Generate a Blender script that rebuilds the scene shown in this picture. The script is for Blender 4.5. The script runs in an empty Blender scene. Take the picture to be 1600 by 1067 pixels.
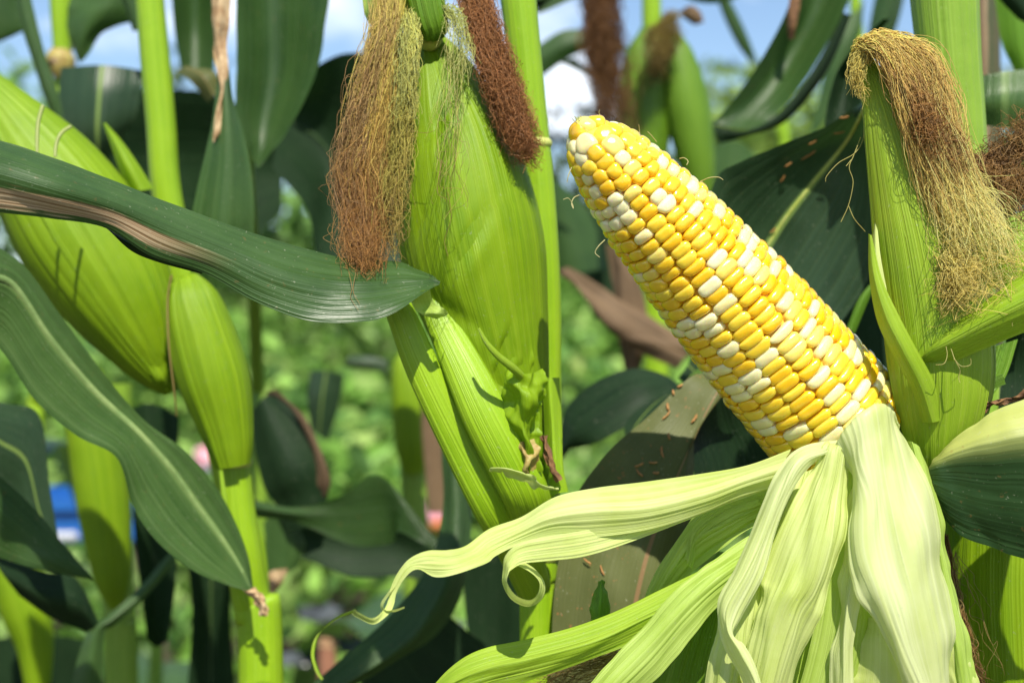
import bpy, math, random
import numpy as np
from mathutils import Vector
rng = np.random.default_rng(7); random.seed(7)
SC = bpy.context.scene; COL = SC.collection
# ---------------------------------------------------------------- camera, sky, sun
F = .72; H = .85
cam = bpy.data.cameras.new('camera'); co = bpy.data.objects.new('camera', cam); COL.objects.link(co)
co.location = (0, 0, H); co.rotation_euler = (math.pi/2, 0, 0)
cam.sensor_width = 36; cam.lens = 50; cam.clip_start = .01; cam.clip_end = 500
cam.dof.use_dof = True; cam.dof.focus_distance = .482; cam.dof.aperture_fstop = 9.0
SC.camera = co
SUN_EL, SUN_AZ = 51, 10          # azimuth: degrees to the right of straight behind the camera
e, a = math.radians(SUN_EL), math.radians(SUN_AZ)
sdir = Vector((math.cos(e)*math.sin(a), -math.cos(e)*math.cos(a), math.sin(e)))
sl = bpy.data.lights.new('sun', 'SUN'); sl.energy = 5.0; sl.angle = math.radians(.55); sl.color = (1, .94, .82)
so = bpy.data.objects.new('sun', sl); COL.objects.link(so); so.rotation_euler = sdir.to_track_quat('Z', 'Y').to_euler()
w = bpy.data.worlds.new('World'); SC.world = w; w.use_nodes = True; wt = w.node_tree; wt.nodes.clear()
def WN(t, **k):
    n = wt.nodes.new(t)
    for q, v in k.items(): setattr(n, q, v)
    return n
sky = WN('ShaderNodeTexSky', sky_type='NISHITA', sun_disc=False, sun_elevation=e, sun_rotation=math.atan2(sdir.x, sdir.y))
sky.air_density = 1.0; sky.dust_density = .25; sky.ozone_density = 2.5
tc = WN('ShaderNodeTexCoord'); mp = WN('ShaderNodeMapping'); mp.inputs['Scale'].default_value = (1, 1, 2.6)
ns = WN('ShaderNodeTexNoise'); ns.inputs['Scale'].default_value = 3.4; ns.inputs['Detail'].default_value = 7; ns.inputs['Roughness'].default_value = .55
rp = WN('ShaderNodeValToRGB'); rp.color_ramp.elements[0].position = .57; rp.color_ramp.elements[1].position = .76
mxw = WN('ShaderNodeMix', data_type='RGBA'); mxw.inputs[7].default_value = (13., 13.1, 13.3, 1)
bg = WN('ShaderNodeBackground'); bg.inputs['Strength'].default_value = .115; ow = WN('ShaderNodeOutputWorld')
L = wt.links.new
L(tc.outputs['Generated'], mp.inputs['Vector']); L(mp.outputs['Vector'], ns.inputs['Vector']); L(ns.outputs['Fac'], rp.inputs['Fac'])
L(rp.outputs['Color'], mxw.inputs[0]); L(sky.outputs['Color'], mxw.inputs[6]); L(mxw.outputs[2], bg.inputs['Color']); L(bg.outputs[0], ow.inputs[0])
vs = SC.view_settings; vs.view_transform = 'Standard'; vs.look = 'None'; vs.exposure = .45; vs.gamma = 1
SC.cycles.use_denoising = True
SC.cycles.max_bounces = 7; SC.cycles.transmission_bounces = 6; SC.cycles.diffuse_bounces = 3

# ---------------------------------------------------------------- materials
MATS = {}
class NT:
    def __init__(s, name):
        s.m = bpy.data.materials.new(name); s.m.use_nodes = True; s.t = s.m.node_tree; s.t.nodes.clear(); MATS[name] = s.m
        s.out = s.n('ShaderNodeOutputMaterial')
    def n(s, t, **k):
        n = s.t.nodes.new(t)
        for q, v in k.items(): setattr(n, q, v)
        return n
    def l(s, a, b): s.t.links.new(a, b)
    def put(s, sock, v):
        if isinstance(v, bpy.types.NodeSocket): s.l(v, sock)
        else:
            if isinstance(v, (tuple, list)) and len(v) == 3 and sock.type == 'RGBA': v = (*v, 1)
            sock.default_value = v
    def mix(s, f, a, b):
        n = s.n('ShaderNodeMix', data_type='RGBA'); s.put(n.inputs[0], f); s.put(n.inputs[6], a); s.put(n.inputs[7], b); return n.outputs[2]
    def math(s, op, a, b=0., c=0.):
        n = s.n('ShaderNodeMath', operation=op); s.put(n.inputs[0], a); s.put(n.inputs[1], b); s.put(n.inputs[2], c); return n.outputs[0]
    def ramp(s, v, p0, p1, a=0., b=1.):
        n = s.n('ShaderNodeMapRange', interpolation_type='SMOOTHSTEP'); s.put(n.inputs[0], v)
        for i, q in enumerate((p0, p1, a, b)): n.inputs[i+1].default_value = q
        return n.outputs[0]
    def noise(s, vec, scale, detail=3, rough=.5, dim='3D'):
        n = s.n('ShaderNodeTexNoise'); s.put(n.inputs['Vector'], vec); n.inputs['Scale'].default_value = scale
        n.inputs['Detail'].default_value = detail; n.inputs['Roughness'].default_value = rough; return n.outputs['Fac']
    def uv(s):
        n = s.n('ShaderNodeUVMap', uv_map='UVMap'); x = s.n('ShaderNodeSeparateXYZ'); s.l(n.outputs[0], x.inputs[0])
        return x.outputs[0], x.outputs[1]
    def vec(s, x, y, z=0.):
        n = s.n('ShaderNodeCombineXYZ'); s.put(n.inputs[0], x); s.put(n.inputs[1], y); s.put(n.inputs[2], z); return n.outputs[0]
    def pos(s): return s.n('ShaderNodeTexCoord').outputs['Object']
    def bump(s, h, st=.3, dist=.001):
        n = s.n('ShaderNodeBump'); s.put(n.inputs['Height'], h); n.inputs['Strength'].default_value = st; n.inputs['Distance'].default_value = dist; return n.outputs[0]
    def bsdf(s, col, rough=.5, normal=None, **k):
        p = s.n('ShaderNodeBsdfPrincipled'); s.put(p.inputs['Base Color'], col); s.put(p.inputs['Roughness'], rough)
        if normal is not None: s.l(normal, p.inputs['Normal'])
        for q, v in k.items(): s.put(p.inputs[q.replace('_', ' ')], v)
        return p.outputs[0]
    def thin(s, sh, tcol, f, normal=None):
        t = s.n('ShaderNodeBsdfTranslucent'); s.put(t.inputs[0], tcol)
        if normal is not None: s.l(normal, t.inputs['Normal'])
        m = s.n('ShaderNodeMixShader'); m.inputs[0].default_value = f; s.l(sh, m.inputs[1]); s.l(t.outputs[0], m.inputs[2]); return m.outputs[0]
    def end(s, sh): s.l(sh, s.out.inputs[0]); return s.m

def leafmat(name, dark, light, vein, nv=26, rough=.42, tcol=None, tf=.25, rib=None, ribw=.035, brown=None, speck=0., vstr=.5, vmix=.5, bump=.5, grad=None, spec=.4, blotch=.6, sm=.7):
    """parallel-veined blade: u runs along the blade (decimetres), v across it 0..1"""
    k = NT(name); u, v = k.uv()
    oi = k.n('ShaderNodeObjectInfo').outputs['Random']
    seed = k.math('MULTIPLY', oi, 37.)
    streak = k.noise(k.vec(k.math('MULTIPLY', u, .35), k.math('MULTIPLY', v, nv*.35), seed), 1., 4, .6)
    fine = k.noise(k.vec(k.math('MULTIPLY', u, .25), k.math('MULTIPLY', v, nv*1.6), seed), 1., 2, .5)
    wv = k.noise(k.vec(k.math('MULTIPLY', u, .12), k.math('MULTIPLY', v, nv*1.9), k.math('ADD', seed, 7.)), 1., 1, .4)
    vn = k.ramp(wv, .42, .68)
    blot = k.noise(k.pos(), 34., 4, .6)
    c = k.mix(k.ramp(blot, .35, .68, 0, blotch), dark, light)
    c = k.mix(k.ramp(streak, .35, .7, 0, sm), c, light)
    c = k.mix(k.math('MULTIPLY', vn, k.math('MULTIPLY', k.ramp(fine, .25, .75), vmix)), c, vein)
    if grad: # (colour, v0, v1): another tissue colour towards one side (a collar, a sheath)
        c = k.mix(k.ramp(k.math('ADD', v, k.math('MULTIPLY', k.math('SUBTRACT', fine, .5), .12)), grad[1], grad[2]), c, grad[0])
    if brown: # (u0,u1,v0,v1) withered streak
        cv = k.math('ADD', v, k.math('MULTIPLY', k.math('SUBTRACT', k.noise(k.vec(k.math('MULTIPLY', u, 2.6), k.math('MULTIPLY', v, 14.), 3.), 1., 5, .65), .5), .34))
        d = k.math('ABSOLUTE', k.math('SUBTRACT', cv, k.math('ADD', (brown[2]+brown[3])/2, k.math('MULTIPLY', u, brown[4] if len(brown) > 4 else 0.))))
        hw = (brown[3]-brown[2])/2
        f = k.math('MULTIPLY', k.ramp(d, hw*.8, hw*1.15, 1, 0), k.math('MULTIPLY', k.ramp(u, brown[0]-.12, brown[0]), k.ramp(u, brown[1]-.25, brown[1]+.15, 1, 0)))
        c = k.mix(f, c, k.mix(k.ramp(fine, .3, .7), (.22, .11, .045), (.62, .47, .29)))
    if rib is not None:
        c = k.mix(k.ramp(k.math('ABSOLUTE', k.math('SUBTRACT', v, .5)), ribw*.5, ribw, 1, 0), c, rib)
    if speck:
        sp = k.noise(k.pos(), 420., 2, .6)
        c = k.mix(k.ramp(sp, .66, .74, 0, speck), c, (.28, .14, .05))
    sp2 = k.noise(k.pos(), 900., 2, .6)
    c = k.mix(k.ramp(sp2, .66, .75, 0, .35), c, (.45, .46, .33))       # dust grains
    hgt = k.math('ADD', k.math('MULTIPLY', vn, vstr), k.math('ADD', k.math('MULTIPLY', fine, .5), k.math('MULTIPLY', k.noise(k.pos(), 500., 3), .25)))
    nb = k.bump(hgt, bump, .0006)
    rr = k.math('ADD', rough-.08, k.math('MULTIPLY', blot, .2))
    sh = k.bsdf(c, rr, nb, Specular_IOR_Level=spec)
    return k.end(k.thin(sh, k.mix(.5, c, tcol) if tcol else c, tf, nb))

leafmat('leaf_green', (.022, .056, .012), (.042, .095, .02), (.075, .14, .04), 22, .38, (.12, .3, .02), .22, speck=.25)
leafmat('leaf_main', (.030, .070, .016), (.055, .115, .028), (.085, .155, .048), 24, .36, (.12, .3, .02), .18, speck=.2, brown=(-1, 1.0, .73, 1.0, -.16), bump=.4, vmix=.22)
leafmat('leaf_mid', (.035, .082, .018), (.062, .13, .03), (.10, .17, .05), 22, .4, (.14, .32, .02), .22, speck=.2)
leafmat('leaf_blue', (.018, .042, .018), (.036, .074, .034), (.06, .105, .05), 26, .33, (.08, .2, .02), .2, speck=.12, rib=(.2, .3, .07), ribw=.03)
leafmat('leaf_dark', (.007, .02, .007), (.014, .036, .012), (.022, .048, .016), 20, .55, (.05, .15, .01), .15, spec=.18)  # near-black green: shade among the rear plants is put into the base colour
leafmat('leaf_rib', (.034, .082, .016), (.085, .165, .04), (.15, .23, .08), 34, .3, (.12, .3, .02), .22, vmix=.6, bump=.8, rib=(.15, .24, .07), ribw=.07, speck=.2)
leafmat('leaf_grey', (.085, .098, .028), (.135, .150, .052), (.16, .165, .08), 26, .46, (.2, .24, .06), .15, vmix=.2, bump=.2, sm=.25, spec=.2, rib=(.24, .15, .07), ribw=.02, speck=.9)
leafmat('leaf_wither', (.05, .08, .03), (.12, .10, .05), (.15, .15, .06), 20, .5, (.1, .2, .02), .2, brown=(-1, 9, .0, .45), speck=.3)
leafmat('leaf_dead', (.11, .065, .032), (.21, .135, .07), (.26, .18, .10), 14, .7, (.3, .2, .1), .2, bump=.9)
leafmat('leaf_bright', (.10, .24, .012), (.17, .36, .02), (.24, .42, .06), 26, .42, (.3, .6, .02), .35)
leafmat('husk_green', (.18, .335, .004), (.305, .475, .008), (.37, .53, .04), 48, .45, (.42, .66, .005), .34, vmix=.4, bump=.4, vstr=.5, speck=.12)
leafmat('husk_fresh', (.24, .40, .012), (.36, .53, .03), (.50, .62, .10), 38, .44, (.45, .7, .02), .3, vmix=.5, bump=.5, speck=.1)
leafmat('husk_pale', (.50, .60, .13), (.66, .73, .28), (.76, .81, .42), 30, .42, (.66, .85, .16), .34, vmix=.28, bump=.3, blotch=.8, speck=.08)
leafmat('husk_white', (.58, .66, .22), (.74, .79, .42), (.85, .87, .60), 18, .4, (.75, .88, .34), .34, vmix=.3, bump=.3)
leafmat('husk_lime', (.36, .52, .06), (.50, .65, .15), (.62, .74, .27), 26, .42, (.52, .8, .06), .35, vmix=.32, bump=.35)
leafmat('collar_leaf', (.016, .045, .014), (.03, .075, .022), (.09, .16, .05), 20, .4, (.1, .25, .02), .15, grad=((.44, .48, .13), .42, .14), bump=.25, vmix=.12, speck=.3)
leafmat('stalk_green', (.20, .37, .006), (.30, .48, .012), (.38, .55, .05), 30, .38, (.3, .6, .02), .05, vmix=.4, bump=.5)
leafmat('stalk_dull', (.17, .31, .02), (.25, .41, .035), (.34, .48, .09), 34, .42, (.3, .6, .02), .05, vmix=.55, bump=.7)
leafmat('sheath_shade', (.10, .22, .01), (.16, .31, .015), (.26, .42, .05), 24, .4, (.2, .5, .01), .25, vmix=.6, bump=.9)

def plain(name, c1, c2, scale, rough=.6, bump=.3, tf=0., tcol=None, **kw):
    k = NT(name); n = k.noise(k.pos(), scale, 5, .6); oi = k.n('ShaderNodeObjectInfo').outputs['Random']
    c = k.mix(k.ramp(n, .35, .68), c1, c2)
    nb = k.bump(n, bump, .002)
    sh = k.bsdf(c, rough, nb, **kw)
    if tf: sh = k.thin(sh, tcol or c, tf)
    return k.end(sh)
plain('node_tan', (.30, .20, .05), (.42, .36, .10), 260, .55)
plain('node_pale', (.42, .50, .08), (.58, .60, .18), 200, .5)
plain('dry_brown', (.10, .045, .018), (.26, .13, .05), 300, .8)
plain('dry_tan', (.34, .20, .09), (.55, .40, .22), 220, .75)
plain('anther', (.30, .13, .03), (.46, .24, .07), 600, .6)
plain('cob_core', (.80, .42, .02), (.85, .5, .05), 300, .6)  # saturated orange paints in the glow of light through the kernel gaps
plain('soil', (.035, .024, .016), (.085, .06, .04), 9, .95, .8)
plain('bark', (.09, .06, .04), (.2, .15, .1), 40, .9, .6)
plain('crate_blue', (.01, .09, .33), (.014, .12, .40), 30, .4)
plain('white_plastic', (.62, .64, .68), (.75, .76, .80), 20, .4)
plain('mulch_film', (.02, .022, .022), (.10, .115, .12), 26, .3, .8)
plain('rib_pale', (.15, .24, .07), (.24, .33, .11), 120, .5)
plain('cloth_pink', (.75, .30, .36), (.8, .5, .55), 20, .8)
plain('cloth_orange', (.75, .25, .08), (.8, .35, .12), 20, .8)
plain('skin', (.46, .27, .18), (.55, .34, .24), 12, .55)
plain('hair_dark', (.015, .011, .009), (.03, .022, .018), 120, .5)
plain('brick_red', (.28, .12, .07), (.36, .17, .10), 40, .9)
plain('wall_white', (.62, .61, .58), (.72, .71, .68), 4, .85)
plain('roof_grey', (.2, .19, .19), (.3, .28, .27), 6, .8)
def attrmat(name, rough, tf, spec=.4, sub=0.):
    k = NT(name); at = k.n('ShaderNodeAttribute', attribute_name='Col').outputs['Color']
    n = k.noise(k.pos(), 700., 2); c = at
    return k.end(k.thin(k.bsdf(c, rough, Specular_IOR_Level=spec), c, tf))
attrmat('silk', .4, .45); attrmat('weed', .5, .35)
def kernelmat(name, c1, c2, sub):
    k = NT(name); oi = k.n('ShaderNodeObjectInfo').outputs['Random']
    g = k.n('ShaderNodeTexCoord').outputs['Object']; n = k.noise(g, 260., 3)
    x = k.n('ShaderNodeSeparateXYZ'); k.l(g, x.inputs[0])
    c = k.mix(k.math('ADD', k.math('MULTIPLY', oi, .75), k.math('MULTIPLY', n, .35)), c1, c2)
    nb = k.bump(k.noise(g, 700., 3), .12, .0005)
    p = k.bsdf(c, .16, nb, Subsurface_Weight=sub, Subsurface_Radius=(.0050, .0030, .0006), Subsurface_Scale=1.0, Specular_IOR_Level=.55, Coat_Weight=.8, Coat_Roughness=.08)
    return k.end(p)
kernelmat('kernel_yellow', (.95, .56, .014), (.97, .65, .05), .5)
kernelmat('kernel_deep', (.93, .48, .006), (.95, .56, .018), .5)
kernelmat('kernel_cream', (.90, .73, .30), (.94, .82, .46), .5)
kernelmat('kernel_mid', (.93, .64, .09), (.95, .72, .18), .5)

# ---------------------------------------------------------------- mesh tools
def P(x, y, d):
    """photo pixel and distance (cm) -> a point of the field"""
    d = d/100.; k = F*d/1600.
    return np.array([(x-800.)*k, d, H-(y-533.5)*k])
def pxm(r, d): return r*F*d/100./1600.
def cr(p, n, closed=False):
    p = np.asarray(p, float); m = len(p)
    if m == 1: return np.repeat(p, n, 0)
    q = np.concatenate([[2*p[0]-p[1]], p, [2*p[-1]-p[-2]]])
    t = np.linspace(0, m-1, n); i = np.minimum(t.astype(int), m-2); f = (t-i).reshape((-1,)+(1,)*(p.ndim-1))
    a, b, c, d = q[i], q[i+1], q[i+2], q[i+3]
    return .5*((2*b)+(c-a)*f+(2*a-5*b+4*c-d)*f*f+(3*b-a-3*c+d)*f**3)
def vnoise(x, seed=0):
    """smooth 1-D noise, vectorised, about -1..1"""
    x = np.asarray(x, float); i = np.floor(x); f = x-i; f = f*f*(3-2*f)
    h = lambda q: (np.sin((q+seed*17.13)*127.1)*43758.5453) % 1.*2-1
    return h(i)*(1-f)+h(i+1)*f
def meshobj(name, verts, faces, mats, parent=None, uv=None, col=None, smooth=True, mi=None):
    me = bpy.data.meshes.new(name); verts = np.asarray(verts, np.float32).reshape(-1, 3); faces = np.asarray(faces, np.int32)
    k = faces.shape[1]; me.vertices.add(len(verts)); me.vertices.foreach_set('co', verts.ravel())
    me.loops.add(faces.size); me.loops.foreach_set('vertex_index', faces.ravel())
    me.polygons.add(len(faces)); me.polygons.foreach_set('loop_start', np.arange(0, faces.size, k, dtype=np.int32))
    me.polygons.foreach_set('loop_total', np.full(len(faces), k, np.int32))
    if uv is not None:
        ul = me.uv_layers.new(name='UVMap'); ul.data.foreach_set('uv', np.asarray(uv, np.float32)[faces.ravel()].ravel())
    if col is not None:
        ca = me.color_attributes.new('Col', 'FLOAT_COLOR', 'POINT')
        ca.data.foreach_set('color', np.concatenate([col, np.ones((len(col), 1))], 1).astype(np.float32).ravel())
    for m in (mats if isinstance(mats, (list, tuple)) else [mats]): me.materials.append(MATS[m])
    if mi is not None: me.polygons.foreach_set('material_index', np.asarray(mi, np.int32))
    me.update(calc_edges=True); me.validate()
    me.polygons.foreach_set('use_smooth', np.full(len(me.polygons), smooth))
    return link(name, me, parent)
def link(name, me, parent=None):
    o = bpy.data.objects.new(name, me); COL.objects.link(o)
    if parent is not None:
        o.parent = parent; o.matrix_parent_inverse = WM(parent).inverted()
    return o
def WM(o):
    m = o.matrix_basis.copy()
    if o.parent: m = WM(o.parent) @ o.matrix_parent_inverse @ m
    return m
def tag(o, label, cat, group=None, kind=None):
    if label: o['label'] = label
    if cat: o['category'] = cat
    if group: o['group'] = group
    if kind: o['kind'] = kind
    return o
def thing(name, loc, label, cat, group=None):
    o = bpy.data.objects.new(name, None); COL.objects.link(o); o.location = loc; o.empty_display_size = .02
    return tag(o, label, cat, group)
def gridfaces(nu, nv, wrap=False):
    i, j = np.meshgrid(np.arange(nu-1), np.arange(nv if wrap else nv-1), indexing='ij'); j2 = (j+1) % nv
    return np.stack([i*nv+j, i*nv+j2, (i+1)*nv+j2, (i+1)*nv+j], -1).reshape(-1, 4)
def normals(g):
    du = np.gradient(g, axis=0); dv = np.gradient(g, axis=1); n = np.cross(du, dv)
    return n/(np.linalg.norm(n, axis=2, keepdims=True)+1e-12)
GR = {}
def gridobj(name, g, parent, mat, ulen=None):
    nu, nv = g.shape[:2]; seg = np.linalg.norm(np.diff(g[:, nv//2], axis=0), axis=1); u = np.concatenate([[0], np.cumsum(seg)])*10
    uv = np.stack([np.repeat(u[:, None], nv, 1), np.repeat(np.linspace(0, 1, nv)[None], nu, 0)], -1).reshape(-1, 2)
    o = meshobj(name, g.reshape(-1, 3), gridfaces(nu, nv), mat, parent, uv)
    return o
def sheet(name, st, parent, mat, nu=None, nv=None, corr=(0, 0.), rip=(0., 0.), wob=.0, seed=None, edge=0., crease=None):
    """blade through stations; a station is 2 to 5 points (px, py, cm) from one edge to the other.
    corr=(ribs, mm) parallel corrugation, rip=(waves, mm) ripples of both margins, wob mm uneven surface"""
    seed = seed if seed is not None else int(rng.integers(1, 999))
    c = np.array([[P(*q) for q in s] for s in st])
    if c.shape[1] == 2:
        mid = c.mean(1, keepdims=True); c = np.concatenate([c[:, :1], mid, c[:, 1:]], 1)
    nv = nv or (max(15, int(corr[0]*5)) if corr[0] else 17); nu = nu or max(28, 7*len(st))
    g = cr(c, nu); g = np.swapaxes(cr(np.swapaxes(g, 0, 1), nv), 0, 1)
    n = normals(g); v = np.linspace(-1, 1, nv)[None, :]; u = np.linspace(0, 1, nu)[:, None]
    h = np.zeros((nu, nv))
    if corr[0]: h += corr[1]*(vnoise((v*.5+.5)*corr[0]*2+.5*vnoise(u*2.5, seed), seed)+.45*vnoise((v*.5+.5)*corr[0]*4.3+.7*vnoise(u*3, seed+3), seed+2))*(.75+.5*vnoise(u*4+v*3, seed+1))
    if rip[1]: h += rip[1]*np.abs(v)**2.5*(vnoise(u*rip[0]+9*(v > 0), seed+2)+.4*vnoise(u*rip[0]*2.3+5*(v > 0), seed+3))
    if wob: h += wob*(vnoise(u*5+v*1.3, seed+4)+.6*vnoise(u*9-v*2.7, seed+5)+.5*vnoise(v*3+u*1.1, seed+6))
    g = g+n*h[..., None]*.001
    if edge:   # nicked margins
        t = np.tanh
        for s_, j in ((0, 0), (1, nv-1)):
            inner = g[:, 1 if s_ == 0 else nv-2]-g[:, j]
            g[:, j] += inner*(edge*np.clip(vnoise(np.linspace(0, nu*.6, nu), seed+8+s_), 0, 1))[:, None]
    o = gridobj(name, g, parent, mat); GR[o.name] = g
    return o, g
def leaf(st, parent, mat, rib=None, name='leaf', label=None, ribw=1.6, ribk=(0., 1.), **k):
    """a blade with, where the photo shows one, a raised midrib as a part of it"""
    o, g = sheet(name, st, parent, mat, **k)
    if label: o['label'] = label
    if rib:
        nu, nv = g.shape[:2]; m = nv//2; n = normals(g)[:, m]; cam_ = np.array([0, 0, H])-g[:, m]
        n = n*np.sign((n*cam_).sum(1))[:, None]; s = g[:, m+1]-g[:, m-1]; s /= np.linalg.norm(s, axis=1, keepdims=True)+1e-9
        i0, i1 = int(ribk[0]*(nu-1)), int(ribk[1]*(nu-1))+1
        wd = (ribw*.001*np.linspace(1, .35, nu))[:, None]; prof = [(-1, -.15), (-.6, .28), (0, .42), (.6, .28), (1, -.15)]
        q = np.stack([g[:, m]+s*wd*a_+n*wd*b_ for a_, b_ in prof], 1)[i0:i1]
        r, _ = gridobj('midrib', q, o, rib), None
    return o
def frames(pts):
    T = np.gradient(pts, axis=0); T /= np.linalg.norm(T, axis=1, keepdims=True)+1e-12
    V = pts-np.array([0, 0, H]); V /= np.linalg.norm(V, axis=1, keepdims=True)
    N = -(V-(V*T).sum(1, keepdims=True)*T); N /= np.linalg.norm(N, axis=1, keepdims=True)
    return T, N, np.cross(T, N)
def tube(name, pts, parent, mat, n=None, na=24, ridges=(0, 0.), sub=1, flat=1., cap=True):
    """pts (px, py, cm, radius px)"""
    a_ = np.array([[*P(*p[:3]), pxm(p[3], p[2])] for p in pts]); a_ = cr(a_, n or max(10, 8*len(pts)))
    c, r = a_[:, :3], np.maximum(a_[:, 3], 1e-5); T, N, B = frames(c)
    th = np.linspace(0, 2*math.pi, na, endpoint=False); rr = r[:, None]*(1+ridges[1]*np.cos(th*ridges[0])[None])
    g = c[:, None]+rr[..., None]*(np.cos(th)[None, :, None]*N[:, None]*flat+np.sin(th)[None, :, None]*B[:, None])
    nu = len(c); seg = np.concatenate([[0], np.cumsum(np.linalg.norm(np.diff(c, axis=0), axis=1))])*10
    g2 = np.concatenate([g, g[:, :1]], 1); uv = np.stack([np.repeat(seg[:, None], na+1, 1), np.repeat(np.linspace(0, 1, na+1)[None]*1.6, nu, 0)], -1).reshape(-1, 2)
    f = gridfaces(nu, na+1); vv = g2.reshape(-1, 3)
    if cap:
        for e_, base in ((0, 0), (nu-1, (nu-1)*(na+1))):
            ci = len(vv); vv = np.concatenate([vv, [c[e_]]]); uv = np.concatenate([uv, [[seg[e_], .5]]])
            f = np.concatenate([f, [[base+j, base+j+1, ci, ci] for j in range(na)]])
    return meshobj(name, vv, f, mat, parent, uv)
class Spindle:
    """the axis and girth of an ear: pts (px, py, cm, radius px)"""
    def __init__(s, pts, n=90):
        a_ = np.array([[*P(*p[:3]), pxm(p[3], p[2])] for p in pts]); a_ = cr(a_, n); s.c = a_[:, :3]; s.r = np.maximum(a_[:, 3], 2e-4)
        s.T, s.N, s.B = frames(s.c); s.n = n
    def at(s, t):
        x = np.clip(np.asarray(t), 0, 1)*(s.n-1); i = np.minimum(x.astype(int), s.n-2); f = x-i
        L_ = lambda q: q[i]*(1-f).reshape(f.shape+(1,)*(q.ndim-1))+q[i+1]*f.reshape(f.shape+(1,)*(q.ndim-1))
        return L_(s.c), L_(s.r), L_(s.N), L_(s.B)
    def husk(s, parent, mat, phi, hw, t0=0., t1=1., off=.4, tip=.4, corr=(14, .12), wrink=0., nu=70, nv=61, seed=1, lift=0., name='husk_leaf', twist=0., dents=()):
        """one husk leaf: half-angle hw about phi (degrees, 0 faces the camera, 90 its right), off mm outside the ear"""
        t = np.linspace(t0, t1, nu); c, r, N, B = s.at(t); v = np.linspace(-1, 1, nv); q = (t-t0)/(t1-t0)
        wdt = np.where(q > 1-tip, np.sqrt(np.clip(1-((q-(1-tip))/tip)**2, 0, 1))*.96+.02, 1.)
        ph = math.radians(phi)+math.radians(twist)*q[:, None]+math.radians(hw)*wdt[:, None]*v[None]
        ph = ph+.05*vnoise(q*6, seed)[:, None]*np.abs(v)[None]
        rr = r[:, None]+.001*(off+corr[1]*(vnoise(v[None]*corr[0]+.4*vnoise(q*3, seed)[:, None], seed+2)+.5*vnoise(v[None]*corr[0]*2.3+.6*vnoise(q*2, seed+9)[:, None], seed+5))
             +lift*q[:, None]**3+.35*np.abs(v)[None]**6)
        if wrink: rr = rr+.001*wrink*(vnoise(q*11, seed+3)[:, None]*np.clip(1.2-3*q, 0, 1)[:, None]*(.5+.5*vnoise(v*2.5, seed+4))[None]+.45*vnoise(q*5, seed+5)[:, None]*vnoise(v*2+3, seed+6)[None])
        for (q0, v0, dq, dv, am, sl_) in dents: rr = rr+.001*am*np.exp(-((q[:, None]-q0-sl_*(v[None]-v0))/dq)**2-((v[None]-v0)/dv)**2)
        g = c[:, None]+rr[..., None]*(np.cos(ph)[..., None]*N[:, None]+np.sin(ph)[..., None]*B[:, None])
        o = gridobj(name, g, parent, mat); return o
    def body(s, name, parent, mat, na=40, k=.96):
        th = np.linspace(0, 2*math.pi, na+1); r = s.r*k
        g = s.c[:, None]+r[:, None, None]*(np.cos(th)[None, :, None]*s.N[:, None]+np.sin(th)[None, :, None]*s.B[:, None])
        return gridobj(name, g, parent, mat)
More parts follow.
